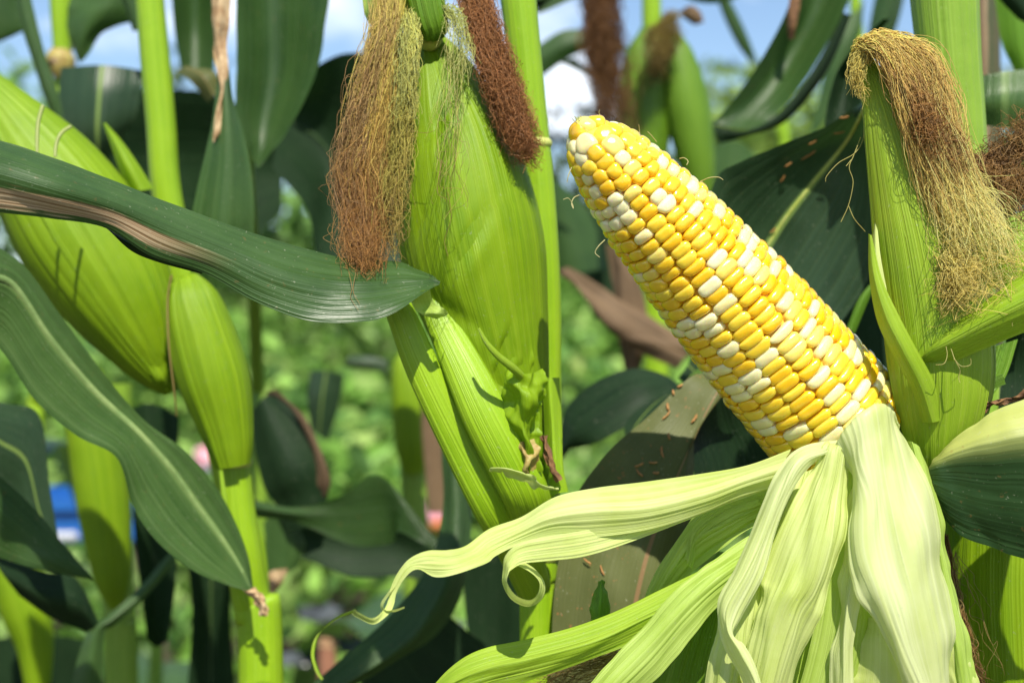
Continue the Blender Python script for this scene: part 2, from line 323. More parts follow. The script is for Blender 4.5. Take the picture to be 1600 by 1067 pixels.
def strands(name, guides, parent, n, rad=.13, seed=1, curl=1.5, cols=None, mat='silk', npts=44, freq=5., short=.35, flat=.6):
    """silk: guides = list of [(px,py,cm,spread px), ...]; cols = colour stops along the strand"""
    if len(guides) > 1:
        for q_, g_ in enumerate(guides): strands(name, [g_], parent, n//len(guides), rad, seed+100*q_, curl, cols, mat, npts, freq, short, flat)
        return
    R = np.random.default_rng(seed); V, Fc, C = [], [], []; base = 0
    gs = [cr(np.array([[*P(*p[:3]), pxm(p[3], p[2])] for p in g]), 60) for g in guides]
    KC = max(6, n//26); cl_a = R.normal(size=(KC, 3)); cl_a /= np.linalg.norm(cl_a, axis=1, keepdims=True); cl_a *= R.random((KC, 1))**.4*.95; cl_b = R.normal(size=(KC, 3))*.3; cl_s = R.random(KC)*100
    cols = np.array(cols or [(.45, .40, .08), (.32, .17, .05), (.2, .09, .03)]); th = np.array([0, 2.094, 4.189])
    for k in range(n):
        g = gs[R.integers(len(gs))]; t0 = R.random()**2*.25; t1 = 1-R.random()**1.5*short
        t = np.linspace(t0, t1, npts); x = t*59; i = np.minimum(x.astype(int), 58); f = (x-i)[:, None]; q = g[i]*(1-f)+g[i+1]*f
        ci = R.integers(KC); a_ = cl_a[ci]+R.normal(size=3)*.2; a_[1] *= flat
        b_ = cl_b[ci]+R.normal(size=3)*.16
        off = q[:, 3:4]*(a_[None]+b_[None]*np.linspace(0, 1, npts)[:, None])
        s_ = R.random()*100; fr = freq*(.5+R.random())
        wv = np.stack([vnoise(t*fr*2+s_, 1)+.18*vnoise(t*fr*3.3+s_, 4), vnoise(t*fr*2+s_+50, 2), vnoise(t*fr*2+s_+90, 3)+.18*vnoise(t*fr*3.3+s_, 5)], 1)*curl*.001*(.35+1.0*t[:, None])
        wc = np.stack([vnoise(t*4+cl_s[ci], 11), vnoise(t*4+cl_s[ci], 12)*.6, vnoise(t*4+cl_s[ci], 13)], 1)*q[:, 3:4]*.35
        c = q[:, :3]+off+wv+wc
        T = np.gradient(c, axis=0); T /= np.linalg.norm(T, axis=1, keepdims=True)+1e-9
        N = np.cross(T, [.3, -.9, .31]); N /= np.linalg.norm(N, axis=1, keepdims=True)+1e-9; B = np.cross(T, N)
        rr = rad*.001*(.7+.6*R.random())*np.linspace(1, .6, npts)
        V.append((c[:, None]+rr[:, None, None]*(np.cos(th)[None, :, None]*N[:, None]+np.sin(th)[None, :, None]*B[:, None])).reshape(-1, 3))
        Fc.append(gridfaces(npts, 3, True)+base); base += npts*3
        tt = np.clip(t+R.normal()*.13, 0, .999)*(len(cols)-1); ii = np.minimum(tt.astype(int), len(cols)-2) if len(cols) > 1 else tt.astype(int)*0
        ff = (tt-ii)[:, None]; cc = cols[ii]*(1-ff)+cols[np.minimum(ii+1, len(cols)-1)]*ff; cc = cc*(.65+.7*R.random())
        C.append(np.repeat(cc, 3, 0))
    o = meshobj(name, np.concatenate(V), np.concatenate(Fc), mat, parent, None, np.clip(np.concatenate(C), 0, 1)); o['kind'] = 'stuff'; return o
def hairs(name, lines, parent, rad=.16, col=(.55, .5, .15), mat='silk'):
    """single threads given point by point"""
    V, Fc = [], []; base = 0; th = np.linspace(0, 6.283, 5)[:4]
    for ln in lines:
        c = cr(np.array([P(*p) for p in ln]), 8*len(ln)); T = np.gradient(c, axis=0); T /= np.linalg.norm(T, axis=1, keepdims=True)+1e-9
        N = np.cross(T, [.3, -.9, .31]); N /= np.linalg.norm(N, axis=1, keepdims=True); B = np.cross(T, N); m = len(c)
        rr = rad*.001*np.linspace(1, .7, m)
        V.append((c[:, None]+rr[:, None, None]*(np.cos(th)[None, :, None]*N[:, None]+np.sin(th)[None, :, None]*B[:, None])).reshape(-1, 3))
        Fc.append(gridfaces(m, 4, True)+base); base += m*4
    V = np.concatenate(V); o = meshobj(name, V, np.concatenate(Fc), mat, parent, None, np.tile(np.array(col), (len(V), 1))); o['kind'] = 'stuff'; return o
def stalk(parent, pts, mat='stalk_green', nodes=(), foot=True):
    """a cane with its nodes, going on down to the soil"""
    pts = list(pts); x, y, d, r = pts[-1]
    if foot:
        k = F*d/100/1600; yg = 533.5+(H+.02)/k; pts += [(x+6, y+(yg-y)*.5, d, r*1.05), (x+4, yg, d, r*1.1)]
    o = tube('stalk', pts, parent, mat, n=12*len(pts), ridges=(18, .012), na=54)
    for (x, y, d, r) in nodes:
        tube('node', [(x, y-r*.28, d, r*1.0), (x, y-r*.1, d, r*1.10), (x, y+r*.1, d, r*1.10), (x, y+r*.28, d, r*1.0)], o, 'node_pale', n=10, cap=False)
    return o
def plant(x, y, d, label, group='corn plants'):
    q = P(x, y, d); return thing('corn_plant', (q[0], q[1], 0), label, 'corn plant', group)

# ================================================================ ground, weeds, far background
gn = 60; gx = np.linspace(-60, 60, gn); gy = np.linspace(-20, 160, gn); GX, GY = np.meshgrid(gx, gy, indexing='ij')
gz = .03*vnoise(GX*.7+GY*.31, 3)-.02
tag(meshobj('ground', np.stack([GX, GY, gz], -1).reshape(-1, 3), gridfaces(gn, gn), 'soil'), None, None, kind='structure')

def leafcloud(name, cen, size, cols, parent=None, mat='weed', up=.3, seed=0, asp=.55):
    R = np.random.default_rng(seed); n = len(cen); a_ = R.normal(size=(n, 3)); a_[:, 2] += up; a_ /= np.linalg.norm(a_, axis=1, keepdims=True)
    t = np.cross(a_, R.normal(size=(n, 3))); t /= np.linalg.norm(t, axis=1, keepdims=True); b = np.cross(a_, t); s = size[:, None]
    pts = np.stack([cen-t*s, cen-t*s*.1+b*s*asp+a_*s*.12, cen+t*s-a_*s*.2, cen-t*s*.1-b*s*asp+a_*s*.12], 1)
    f = np.arange(n*4).reshape(n, 4)[:, [0, 1, 2, 3]]
    f = np.concatenate([f[:, [0, 1, 2]], f[:, [0, 2, 3]]])
    return meshobj(name, pts.reshape(-1, 3), f, mat, parent, None, np.repeat(cols, 4, 0), smooth=False)
# the weedy vegetable beds behind the corn: rises with distance like the growth in the photo
n = 52000; R = np.random.default_rng(11)
wy = 2.3+R.random(n)**.75*8.2; wx = (R.random(n)*2-1)*(wy*.5+1.2)
clump = vnoise(wx*2.1+7, 5)*vnoise(wy*1.7+3, 6)+.6*vnoise(wx*.8+wy*.9, 8)
hh = np.clip(.12+.155*(wy-1.7)+.22*clump, .05, 2.2); wz = hh*(1-R.random(n)**2.2*.85)
base = np.array([(.11, .22, .03), (.17, .30, .05), (.07, .15, .03), (.22, .33, .08)])[R.integers(0, 4, n)]
tint = (1+.5*vnoise(wx*1.3+wy*.6, 21))[:, None]
tag(leafcloud('undergrowth', np.stack([wx, wy, wz], 1), (.018+.035*R.random(n))*(.8+.12*wy), np.clip(base*1.75*(.6+.6*R.random((n, 1)))*tint, .01, .62), up=.9, seed=3), 'bright green leafy weeds and vegetable beds behind the corn', 'undergrowth', kind='stuff')
# rags of mulch film lying about between the beds
def rag(x, y, d, s, mat, label, cat, name):
    c = P(x, y, d); q = 7; R_ = np.random.default_rng(int(x)); U, V_ = np.meshgrid(np.linspace(-1, 1, q), np.linspace(-1, 1, q), indexing='ij')
    g = np.stack([c[0]+s*U*(1+.2*V_), c[1]+s*.5*V_+.2*s*U, c[2]+.35*s*(R_.random((q, q))-.3)+.3*s*V_], -1)
    o = meshobj(name, g.reshape(-1, 3), gridfaces(q, q), mat); return tag(o, label, cat, 'scraps of film among the weeds')
rag(500, 960, 190, .026, 'mulch_film', 'crumpled grey film scrap beside the small brown post', 'film scrap', 'film_scrap')
rag(560, 1010, 170, .024, 'mulch_film', 'crumpled grey film scrap right of the small brown post', 'film scrap', 'film_scrap')
rag(690, 985, 180, .026, 'mulch_film', 'grey film scrap below the curled husk strip', 'film scrap', 'film_scrap')
rag(470, 1030, 175, .022, 'mulch_film', 'crumpled grey film scrap below left of the brown post', 'film scrap', 'film_scrap')
# small brown stake
t_ = thing('garden_stake', tuple(P(512, 1100, 165)*np.array([1, 1, 0])), 'short reddish brown wooden stake low among the weeds', 'stake')
tube('post', [(512, 1000, 165, 14), (512, 1030, 165, 15), (512, 1330, 165, 15)], t_, 'brick_red', na=10)
tube('cap', [(512, 996, 165, 12), (512, 1004, 165, 15.5), (512, 1008, 165, 15.5)], t_, 'dry_tan', na=10)
# blue crate with a pale slot
def box(name, c, s, mat, parent=None, bev=.004):
    import bmesh
    bm = bmesh.new(); bmesh.ops.create_cube(bm, size=1)
    for v in bm.verts: v.co = Vector((c[0]+v.co.x*s[0], c[1]+v.co.y*s[1], c[2]+v.co.z*s[2]))
    bmesh.ops.bevel(bm, geom=bm.edges[:], offset=bev, segments=2, affect='EDGES')
    me = bpy.data.meshes.new(name); bm.to_mesh(me); bm.free(); me.materials.append(MATS[mat]); return link(name, me, parent)
c = P(108, 800, 230); t_ = thing('blue_crate', (c[0], c[1], 0), 'bright blue plastic tray on legs low behind the left corn plants', 'crate')
cw, ch = .15, .06
for nm, o_, s_ in (('side', (0, -.12, 0), (cw*2, .012, ch)), ('side', (0, .12, 0), (cw*2, .012, ch)), ('side', (-cw, 0, 0), (.012, .228, ch)), ('side', (cw, 0, 0), (.012, .228, ch))):
    box(nm, c+np.array(o_)-np.array([.0, 0, .0]), s_, 'crate_blue', t_)
box('rim', c+np.array([.0, -.128, ch*.42]), (cw*2.04, .02, .022), 'crate_blue', t_)
box('floor_panel', c+np.array([.0, 0, -ch*.48]), (cw*1.97, .226, .01), 'crate_blue', t_)
box('name_slot', c+np.array([.03, -.131, -.02]), (.05, .006, .012), 'white_plastic', t_)
zb = c[2]-ch*.5
for sx in (-1, 1):
    for sy in (-1, 1): box('leg', (c[0]+sx*.12, c[1]+sy*.1, zb/2-.004), (.025, .025, zb-.002), 'bark', t_)
# far hedge trees
def tree(x, y, h, cr_, col, label, seed, group='trees beyond the beds'):
    R = np.random.default_rng(seed); t_ = thing('garden_tree', (x, y, 0), label, 'tree', group)
    th = np.linspace(0, 6.283, 9)[:8]; zz = np.linspace(-.05, h*.62, 8); ra = np.linspace(.055, .02, 8)*h*.35
    g = np.stack([x+.04*h*np.sin(zz*2)[:, None]+ra[:, None]*np.cos(th), y+ra[:, None]*np.sin(th), np.repeat(zz[:, None], 8, 1)], -1)
    tr = meshobj('trunk', g.reshape(-1, 3), gridfaces(8, 8, True), 'bark', t_)
    k = 26; cc = R.normal(size=(k, 3))*np.array([cr_*.5, cr_*.5, h*.17])+np.array([x, y, h*.62])
    for b in cc[:9]:
        p0 = np.array([x, y, h*(.3+.25*R.random())]); s = np.linspace(0, 1, 6)[:, None]; l_ = p0*(1-s)+b*s+np.array([0, 0, .06*h])*np.sin(s*3.14); rr = np.linspace(.012, .004, 6)*h*.5
        g = np.stack([l_[:, None, 0]+rr[:, None]*np.cos(th), l_[:, None, 1]+rr[:, None]*np.sin(th), np.repeat(l_[:, 2:], 8, 1)], -1)
        meshobj('limb', g.reshape(-1, 3), gridfaces(6, 8, True), 'bark', t_)
    m = 2600; i = R.integers(0, k, m); d = R.normal(size=(m, 3)); d /= np.linalg.norm(d, axis=1, keepdims=True)
    p = cc[i]+d*(R.random((m, 1))**.5)*cr_*.36*np.array([1, 1, .8]); cl = np.array(col)[None]*(.55+.8*R.random((m, 1)))*(1+.35*R.normal(size=(k, 1)))[i]
    leafcloud('crown', p, (.035+.04*R.random(m))*h*.5, np.clip(cl, .01, .6), t_, seed=seed, up=.5)
for i, (x, y, h, c_, col, lb) in enumerate([(-4.6, 10.5, 2.5, 1.3, (.10, .2, .04), 'low bushy green tree far behind the left ear'), (-2.3, 9.5, 2.75, 1.5, (.12, .23, .05), 'low pale green tree far behind the dark hanging leaves'),
      (.2, 12, 2.45, 1.3, (.13, .2, .08), 'hazy green tree far behind between the centre stalk and the cob tip'), (2.2, 12.5, 3.3, 1.5, (.20, .30, .06), 'yellow green tree far behind right of the cob tip'),
      (3.9, 11, 3.0, 1.4, (.25, .32, .06), 'bright yellow green tree far behind the drooping dark leaf'), (5.6, 10.5, 2.9, 1.5, (.16, .26, .05), 'green tree far behind the right silk ear'), (7.4, 13, 3.0, 1.5, (.12, .2, .05), 'green tree far off at the right edge')]):
    tree(x, y, h, c_, col, lb, 40+i)
# a crumpled coloured bag caught low in the growth, and a paler one farther left
def bag(x, y, d, r, mats, label):
    c = P(x, y, d); t_ = thing('plastic_bag', tuple(c), label, 'bag', 'crumpled bags in the growth')
    for k, (nm, m, dz, dx, sc) in enumerate((('bag_body', mats[0], 0, 0, 1.), ('bag_side', mats[1], -.1, .75, .75), ('bag_base', mats[2], -1.1, -.15, .7))):
        th = np.linspace(0, 6.283, 17)[:16]; ph = np.linspace(-1.57, 1.57, 10); R_ = np.random.default_rng(int(x)+k)
        rr = r*sc*(1+.22*R_.normal(size=(10, 16)))
        g = np.stack([c[0]+r*dx+rr*np.cos(ph)[:, None]*np.cos(th), c[1]+rr*np.cos(ph)[:, None]*np.sin(th), c[2]+r*dz+rr*np.sin(ph)[:, None]*np.ones(16)], -1)
        meshobj(nm, g.reshape(-1, 3), gridfaces(10, 16, True), m, t_)
bag(684, 800, 260, .02, ('cloth_pink', 'white_plastic', 'cloth_orange'), 'small crumpled pink white and orange bag low beside the centre sheaths')
bag(320, 715, 300, .02, ('cloth_pink', 'white_plastic', 'white_plastic'), 'small crumpled pale pink bag between the narrow ear and the ribbed blade')
# ================================================================ the peeled ear
pe = thing('peeled_corn_ear', tuple(P(1335, 700, 48.2)), 'peeled ear of yellow and cream corn with its pale husk pulled down', 'corn ear')
A0, A1 = P(907, 200, 48.2), P(1345, 706, 51.4); AX = A1-A0; AL = np.linalg.norm(AX); AX /= AL
VN = np.array([0, -1., 0]); NN = VN-(VN@AX)*AX; NN /= np.linalg.norm(NN); BB = np.cross(AX, NN)
PXL = 682.; PX = AL/PXL                     # metres per photo pixel at the ear
prof_t = np.array([0, 8, 20, 40, 70, 110, 160, 230, 310, 400, 500, 600, 690])/PXL
prof_r = np.array([18, 33, 45, 56, 66, 75, 83.5, 92.5, 100.5, 107, 111.5, 114, 114.])
def rad(t): return np.interp(t, prof_t, prof_r)*F/1600*(.482+.032*np.clip(t, 0, 1))
th = np.linspace(0, 2*math.pi, 33); ts = np.linspace(.01, .95, 30)
g = A0+ts[:, None, None]*AL*AX+(np.maximum(rad(ts)-.0024, .002))[:, None, None]*(np.cos(th)[None, :, None]*NN+np.sin(th)[None, :, None]*BB)
gridobj('cob', g, pe, 'cob_core')
# kernel shapes: a rounded, slightly dented block, crown upward (+z), long side x
def kmesh(seed, mat, tipk=False):
    R = np.random.default_rng(seed); nv = 20; ex = .70 if not tipk else .85
    prof = [(.80, -3.4), (.94, -1.6), (1.0, -.6), (1.0, -.15), (.97, .30), (.90, .66), (.77, .96), (.57, 1.18), (.31, 1.30), (.0, 1.34)]
    thk = np.linspace(0, 2*math.pi, nv, endpoint=False); sg = lambda x, e_: np.sign(x)*np.abs(x)**e_
    p = np.array(prof); x = p[:, :1]*sg(np.cos(thk), ex)[None]; y = p[:, :1]*sg(np.sin(thk), ex)[None]; z = np.repeat(p[:, 1:], nv, 1)
    z = z-.22*np.exp(-((x/.5)**2+(y/.55)**2))*(R.random() if seed % 3 == 0 else 0)*(z > 0)
    x = x*(1+.09*R.normal()*y)+.03*R.normal()*z; y = y*(1+.09*R.normal()*x)+.03*R.normal()*z+.07*R.normal()*x*x
    g = np.stack([x, y, z], -1); f = gridfaces(len(prof), nv, True)
    me_o = meshobj('kernel', g.reshape(-1, 3), f, mat); me = me_o.data; bpy.data.objects.remove(me_o); return me
KM = {(m, s): kmesh(s, m, s >= 6) for m in ('kernel_yellow', 'kernel_deep', 'kernel_cream', 'kernel_mid') for s in range(8)}
ker = []; R = np.random.default_rng(23)
tpos = 5.; row = 0; camp = np.array([0, 0, H])
# ring by ring from the tip: few round kernels first, then sixteen to eighteen ranks
s = 3.; ring = 0
plan = []
while s < 646:
    r_ = np.interp(s/PXL, prof_t, prof_r); nk = 3 if ring == 0 else (7 if ring == 1 else (11 if ring == 2 else (13 if s < 72 else 16)))
    ax = 24 if ring < 3 else (18.6 if s < 150 else 17.6)
    plan.append((s, nk, ax)); s += (17 if ring < 3 else ax); ring += 1
rowjit = R.normal(size=(20, 3))
rph = R.random(20); rdr = R.normal(size=20)
for (s, nk, ax) in plan:
    tipz = s < 52
    for j in range(nk):
        phi = 2*math.pi*(j+.5)/nk+.012*math.sin(s*.017+j*2.1)+R.normal()*.010+.10*(s/600)
        sj = s+(rph[j]-.5)*ax+4*math.sin(s*.009+j*1.9)+R.normal()*.8+(R.random()-.5)*(8 if tipz else 0)
        t = max(sj, 2)/PXL; rr = rad(t); dr = (rad(t+.012)-rad(t-.012))/(.024*AL); q = math.cos(phi)*NN+math.sin(phi)*BB
        nrm = q-AX*dr; nrm /= np.linalg.norm(nrm); tx = np.cross(AX, q); ty = np.cross(nrm, tx)
        wx = 2*math.pi*(rr-4*PX)/nk*.5*(1.0+.045*R.normal()); wy = ax*PX*.5*(1.0+.06*R.normal()); wz = .00150*(1+.10*R.normal())
        if tipz: wy = 13.5*PX*(1+.1*R.normal()); wx = min(max(wx, 13*PX), 17*PX); wz = .0019
        pos = A0+AX*AL*t+q*(rr-wz*1.34)+q*PX*R.normal()*.9
        ker.append((pos, tx, ty, nrm, wx*1.06, wy*(1.25 if abs(s-72) < 21 else 1.13), wz, R.random(), sj))
vis = []
for k in ker:
    v = camp-k[0]; v /= np.linalg.norm(v); vis.append(max(v@k[3], -.2)+(.0 if k[8] < 630 else -.5))
order = np.argsort(-np.array(vis)); solo = set(order[:300].tolist())
def kcol(i, u, s, phi=0):
    cl = vnoise(np.array([i*.37]), 9)[0]*.1
    if u < .27+cl: return 'kernel_cream'
    if u < .35: return 'kernel_mid'
    return 'kernel_deep' if u > .64 else 'kernel_yellow'
from mathutils import Matrix
rv, rf, rm = [], [], []; base = 0; MN = ['kernel_yellow', 'kernel_deep', 'kernel_cream', 'kernel_mid']
for i, (pos, tx, ty, nr, a_, b_, c_, u, sj) in enumerate(ker):
    m = kcol(i, u, sj); sh = random.randrange(6) if sj > 40 else random.choice((6, 7)); me = KM[(m, sh)]
    Mx = Matrix(((tx[0]*a_, ty[0]*b_, nr[0]*c_, pos[0]), (tx[1]*a_, ty[1]*b_, nr[1]*c_, pos[1]), (tx[2]*a_, ty[2]*b_, nr[2]*c_, pos[2]), (0, 0, 0, 1)))
    if i in solo:
        o = bpy.data.objects.new('kernel', me); COL.objects.link(o); o.parent = pe; o.matrix_parent_inverse = WM(pe).inverted(); o.matrix_basis = Mx
    else:
        n_ = len(me.vertices); v = np.empty(n_*3, np.float32); me.vertices.foreach_get('co', v); v = v.reshape(-1, 3)
        A_ = np.array(Mx); rv.append(v@A_[:3, :3].T+A_[:3, 3]); f = gridfaces(10, 20, True)+base; base += n_; rf.append(f); rm.append(np.full(len(f), MN.index(m)))
o = meshobj('kernels', np.concatenate(rv), np.concatenate(rf), MN, pe, mi=np.concatenate(rm)); o['kind'] = 'stuff'
# threads of silk left at the tip and between the ranks
def toear(*p): return p
hairs('silk', [[(912, 194, 48.2), (903, 186, 48), (897, 182, 47.9)], [(914, 192, 48.1), (908, 183, 48), (906, 180, 47.9)], [(910, 197, 48), (899, 191, 47.8), (893, 184, 47.7)],
   [(940, 184, 48.3), (936, 177, 48.2), (937, 172, 48.1)], [(1000, 213, 48.6), (999, 203, 48.5), (998, 195, 48.4)], [(1026, 222, 48.6), (1018, 212, 48.4), (1012, 206, 48.3)],
   [(1062, 248, 48.6), (1069, 247, 48.4), (1075, 252, 48.3), (1073, 258, 48.2)], [(1094, 284, 48.6), (1108, 278, 48.3), (1122, 277, 48.2), (1130, 281, 48.1)],
   [(893, 262, 48), (888, 275, 47.8), (886, 285, 47.8)], [(905, 305, 48), (897, 309, 47.8), (893, 318, 47.7), (896, 326, 47.6), (894, 318, 47.7), (888, 310, 47.6), (880, 312, 47.6)],
   [(945, 375, 48), (935, 385, 47.8), (930, 395, 47.8), (937, 402, 47.7)]], pe, .2, (.62, .58, .28))
hairs('silk_stub', [[(912, 196, 48.1), (905, 190, 48), (899, 184, 47.9)], [(915, 195, 48.1), (908, 188, 48), (903, 183, 47.9)], [(917, 197, 48.0), (910, 192, 47.9), (904, 188, 47.8)]], pe, .45, (.6, .68, .35))
# base of the peeled ear: shank
tube('shank', [(1322, 682, 51.2, 92), (1345, 708, 51.4, 92), (1365, 740, 51.6, 76), (1390, 800, 52, 50), (1410, 900, 52.5, 40), (1430, 1100, 53, 38)], pe, 'husk_lime', na=30)
# pulled-down husk, strip by strip
def strip(st, mat, **k):
    st = [[(x, y, d+.9*min(1, max(0, (x-700)/300))) for x, y, d in q] for q in st]
    k.setdefault('corr', (9, .22)); k.setdefault('nv', 57); k.setdefault('wob', .5); k.setdefault('nu', 80); k.setdefault('rip', (7, .7))
    return sheet('husk_strip', st, pe, mat, **k)
# long strip swept left, twisting to a thread
strip([[(1235, 700, 47.6), (1225, 728, 46.6), (1235, 755, 47.0)], [(1170, 724, 47.4), (1165, 748, 46.6), (1160, 775, 46.8)], [(1100, 738, 47.2), (1100, 770, 46.2), (1095, 802, 46.4)], [(1010, 752, 47.0), (1010, 790, 46.0), (1015, 826, 46.2)],
   [(930, 762, 46.8), (925, 795, 46.0), (930, 838, 46.2)], [(868, 776, 46.8), (860, 806, 46.1), (866, 836, 46.3)], [(815, 808, 46.8), (812, 828, 46.3), (812, 850, 46.3)], [(765, 826, 46.6), (768, 848, 46.2), (775, 868, 46.0)],
   [(728, 852, 46.2), (742, 866, 45.9), (760, 880, 45.5)], [(700, 859, 45.7), (705, 878, 45.4), (712, 897, 45.2)], [(668, 860, 45.4), (668, 877, 45.2), (680, 901, 45.2)], [(640, 872, 45.4), (642, 882, 45.2), (652, 890, 45.1)], [(622, 893, 45.4), (627, 898, 45.2), (634, 902, 45.1)],
   [(611, 918, 45.3), (616, 922, 45.2), (621, 925, 45.1)], [(607, 938, 45.2), (611, 942, 45.1), (616, 945, 45.0)], [(600, 952, 45.0), (602, 957, 44.9), (606, 961, 44.8)], [(582, 965, 44.4), (582, 970, 44.4), (583, 975, 44.4)],
   [(562, 957, 43.6), (560, 960, 43.6), (558, 964, 43.6)], [(554, 951, 43.2), (551, 954, 43.2), (548, 957, 43.2)]], 'husk_pale', corr=(9, .25), nu=190, rip=(5, .3), wob=.3)
sheet('husk_strip', [[(556, 951, 43.4), (554, 956, 43.4)], [(528, 963, 42), (526, 968, 42)], [(500, 988, 41), (495, 992, 41)], [(491, 1020, 40.5), (486, 1021, 40.5)], [(497, 1045, 40.2), (493, 1048, 40.2)], [(505, 1060, 40), (502, 1062, 40)]], pe, 'husk_fresh', nu=40, nv=5)
# small loop at the bend of that strip
strip([[(622, 902, 45.6), (626, 905, 45.2)], [(606, 925, 45.6), (609, 928, 45.1)], [(595, 942, 45.5), (599, 945, 45.0)], [(598, 954, 45.3), (603, 953, 44.8)], [(615, 956, 45.2), (616, 952, 44.7)], [(632, 950, 45), (632, 947, 44.6)]], 'husk_pale', nu=50, nv=9, corr=(0, 0), rip=(0, 0), wob=.0)
# its lower half, torn off and curled into a ring
strip([[(1235, 730, 47.4), (1235, 752, 47.4)], [(1150, 760, 47.2), (1150, 782, 47.2)], [(1060, 790, 46.9), (1060, 818, 46.8)], [(980, 815, 46.5), (975, 850, 46.3)], [(915, 828, 46.1), (912, 869, 45.9)], [(855, 838, 45.6), (855, 876, 45.5)], [(812, 848, 45.6), (818, 880, 45.4)], [(790, 868, 45.8), (800, 889, 45.2)],
   [(786, 890, 46.0), (795, 896, 45.0)], [(786, 912, 46.1), (793, 910, 44.8)], [(800, 936, 46.2), (806, 929, 44.8)], [(826, 947, 46.3), (827, 937, 44.8)], [(848, 934, 46.4), (840, 927, 45.0)], [(851, 910, 46.6), (842, 909, 45.1)], [(834, 887, 46.9), (828, 894, 45.3)], [(812, 876, 47.2), (806, 884, 45.8)], [(797, 884, 47.5), (797, 889, 46.3)]], 'husk_pale', corr=(7, .3), nu=150, rip=(0, 0), wob=.15)
# yellowish folded strip behind
strip([[(1215, 752, 48.2), (1205, 780, 47.8), (1215, 800, 48)], [(1160, 772, 48.4), (1150, 800, 47.8), (1150, 835, 48.2)], [(1100, 792, 48.6), (1090, 830, 48), (1095, 880, 48.6)], [(1055, 850, 49), (1052, 880, 48.4), (1060, 915, 49)], [(1015, 915, 49.4), (1020, 935, 49), (1030, 960, 49.4)], [(985, 985, 49.8), (990, 1000, 49.4), (1000, 1020, 49.8)]], 'husk_lime', corr=(6, 1.1), wob=.8)
strip([[(1190, 770, 47.6), (1185, 778, 47.4), (1190, 790, 47.6)], [(1130, 788, 47.8), (1128, 800, 47.5), (1130, 815, 47.7)], [(1085, 822, 48), (1085, 836, 47.7), (1090, 850, 48)], [(1070, 870, 48.2), (1075, 880, 47.9), (1085, 890, 48.2)]], 'husk_lime', corr=(3, .8))
# strips running down to the left
strip([[(1170, 838, 48.0), (1180, 860, 47.6), (1190, 885, 47.8)], [(1115, 872, 47.6), (1125, 900, 47), (1135, 935, 47.2)], [(1060, 918, 47.2), (1070, 950, 46.6), (1085, 990, 46.8)], [(1000, 980, 47.0), (1015, 1010, 46.4), (1035, 1050, 46.6)], [(940, 1045, 46.8), (955, 1070, 46.2), (980, 1105, 46.4)], [(890, 1100, 46.6), (905, 1130, 46.2), (930, 1160, 46.4)]], 'husk_lime', corr=(9, .35))
strip([[(1150, 862, 48.8), (1150, 880, 48.5), (1150, 900, 48.8)], [(1080, 898, 48.4), (1085, 925, 48), (1090, 950, 48.3)], [(1000, 938, 48), (1005, 965, 47.4), (1005, 995, 47.7)], [(920, 972, 47.6), (925, 1000, 47), (915, 1035, 47.3)], [(830, 997, 47.2), (835, 1025, 46.7), (830, 1062, 47)], [(760, 1012, 47), (765, 1040, 46.5), (755, 1080, 46.8)], [(715, 1032, 47), (715, 1060, 46.5), (705, 1092, 46.8)], [(675, 1072, 47), (678, 1085, 46.8), (680, 1110, 47)]], 'husk_fresh', corr=(8, .25))
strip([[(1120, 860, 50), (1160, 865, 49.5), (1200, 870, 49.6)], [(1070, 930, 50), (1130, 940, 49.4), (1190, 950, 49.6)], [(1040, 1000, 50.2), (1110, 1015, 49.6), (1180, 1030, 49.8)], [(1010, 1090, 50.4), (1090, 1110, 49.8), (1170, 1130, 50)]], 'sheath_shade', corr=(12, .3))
# hanging bunch, back to front
strip([[(1300, 720, 49.2), (1370, 700, 48.8), (1420, 700, 49)], [(1290, 820, 48.4), (1370, 830, 47.8), (1450, 830, 48.2)], [(1280, 930, 48), (1370, 950, 47.2), (1480, 950, 47.8)], [(1270, 1020, 47.8), (1370, 1040, 47), (1500, 1030, 47.6)], [(1260, 1120, 47.8), (1370, 1130, 47), (1520, 1120, 47.6)]], 'husk_pale', corr=(12, .4), wob=1.)
strip([[(1240, 730, 48.6), (1262, 735, 48.2), (1290, 725, 48.4)], [(1200, 820, 47.8), (1232, 830, 47.2), (1268, 830, 47.5)], [(1160, 920, 47.2), (1205, 930, 46.5), (1250, 930, 46.9)], [(1135, 1010, 47), (1190, 1020, 46.2), (1240, 1020, 46.6)], [(1118, 1100, 47), (1175, 1110, 46.2), (1235, 1110, 46.6)]], 'husk_pale', corr=(9, .4), wob=.9)
strip([[(1225, 730, 49.2), (1290, 735, 48.6), (1350, 725, 49)], [(1190, 850, 48.8), (1260, 860, 48), (1340, 860, 48.6)], [(1150, 960, 48.6), (1240, 980, 47.6), (1340, 990, 48.4)], [(1110, 1090, 48.6), (1220, 1110, 47.6), (1340, 1120, 48.4)]], 'husk_lime')
strip([[(1330, 700, 47.4), (1345, 715, 46.8), (1360, 700, 46.9)], [(1312, 790, 47.0), (1345, 800, 46.3), (1375, 800, 46.5)], [(1290, 890, 46.8), (1340, 910, 46), (1385, 900, 46.4)], [(1270, 990, 46.7), (1330, 1010, 45.9), (1360, 1000, 46.3)], [(1240, 1100, 46.7), (1310, 1120, 46), (1350, 1110, 46.4)]], 'husk_lime', corr=(8, .5), wob=.9)
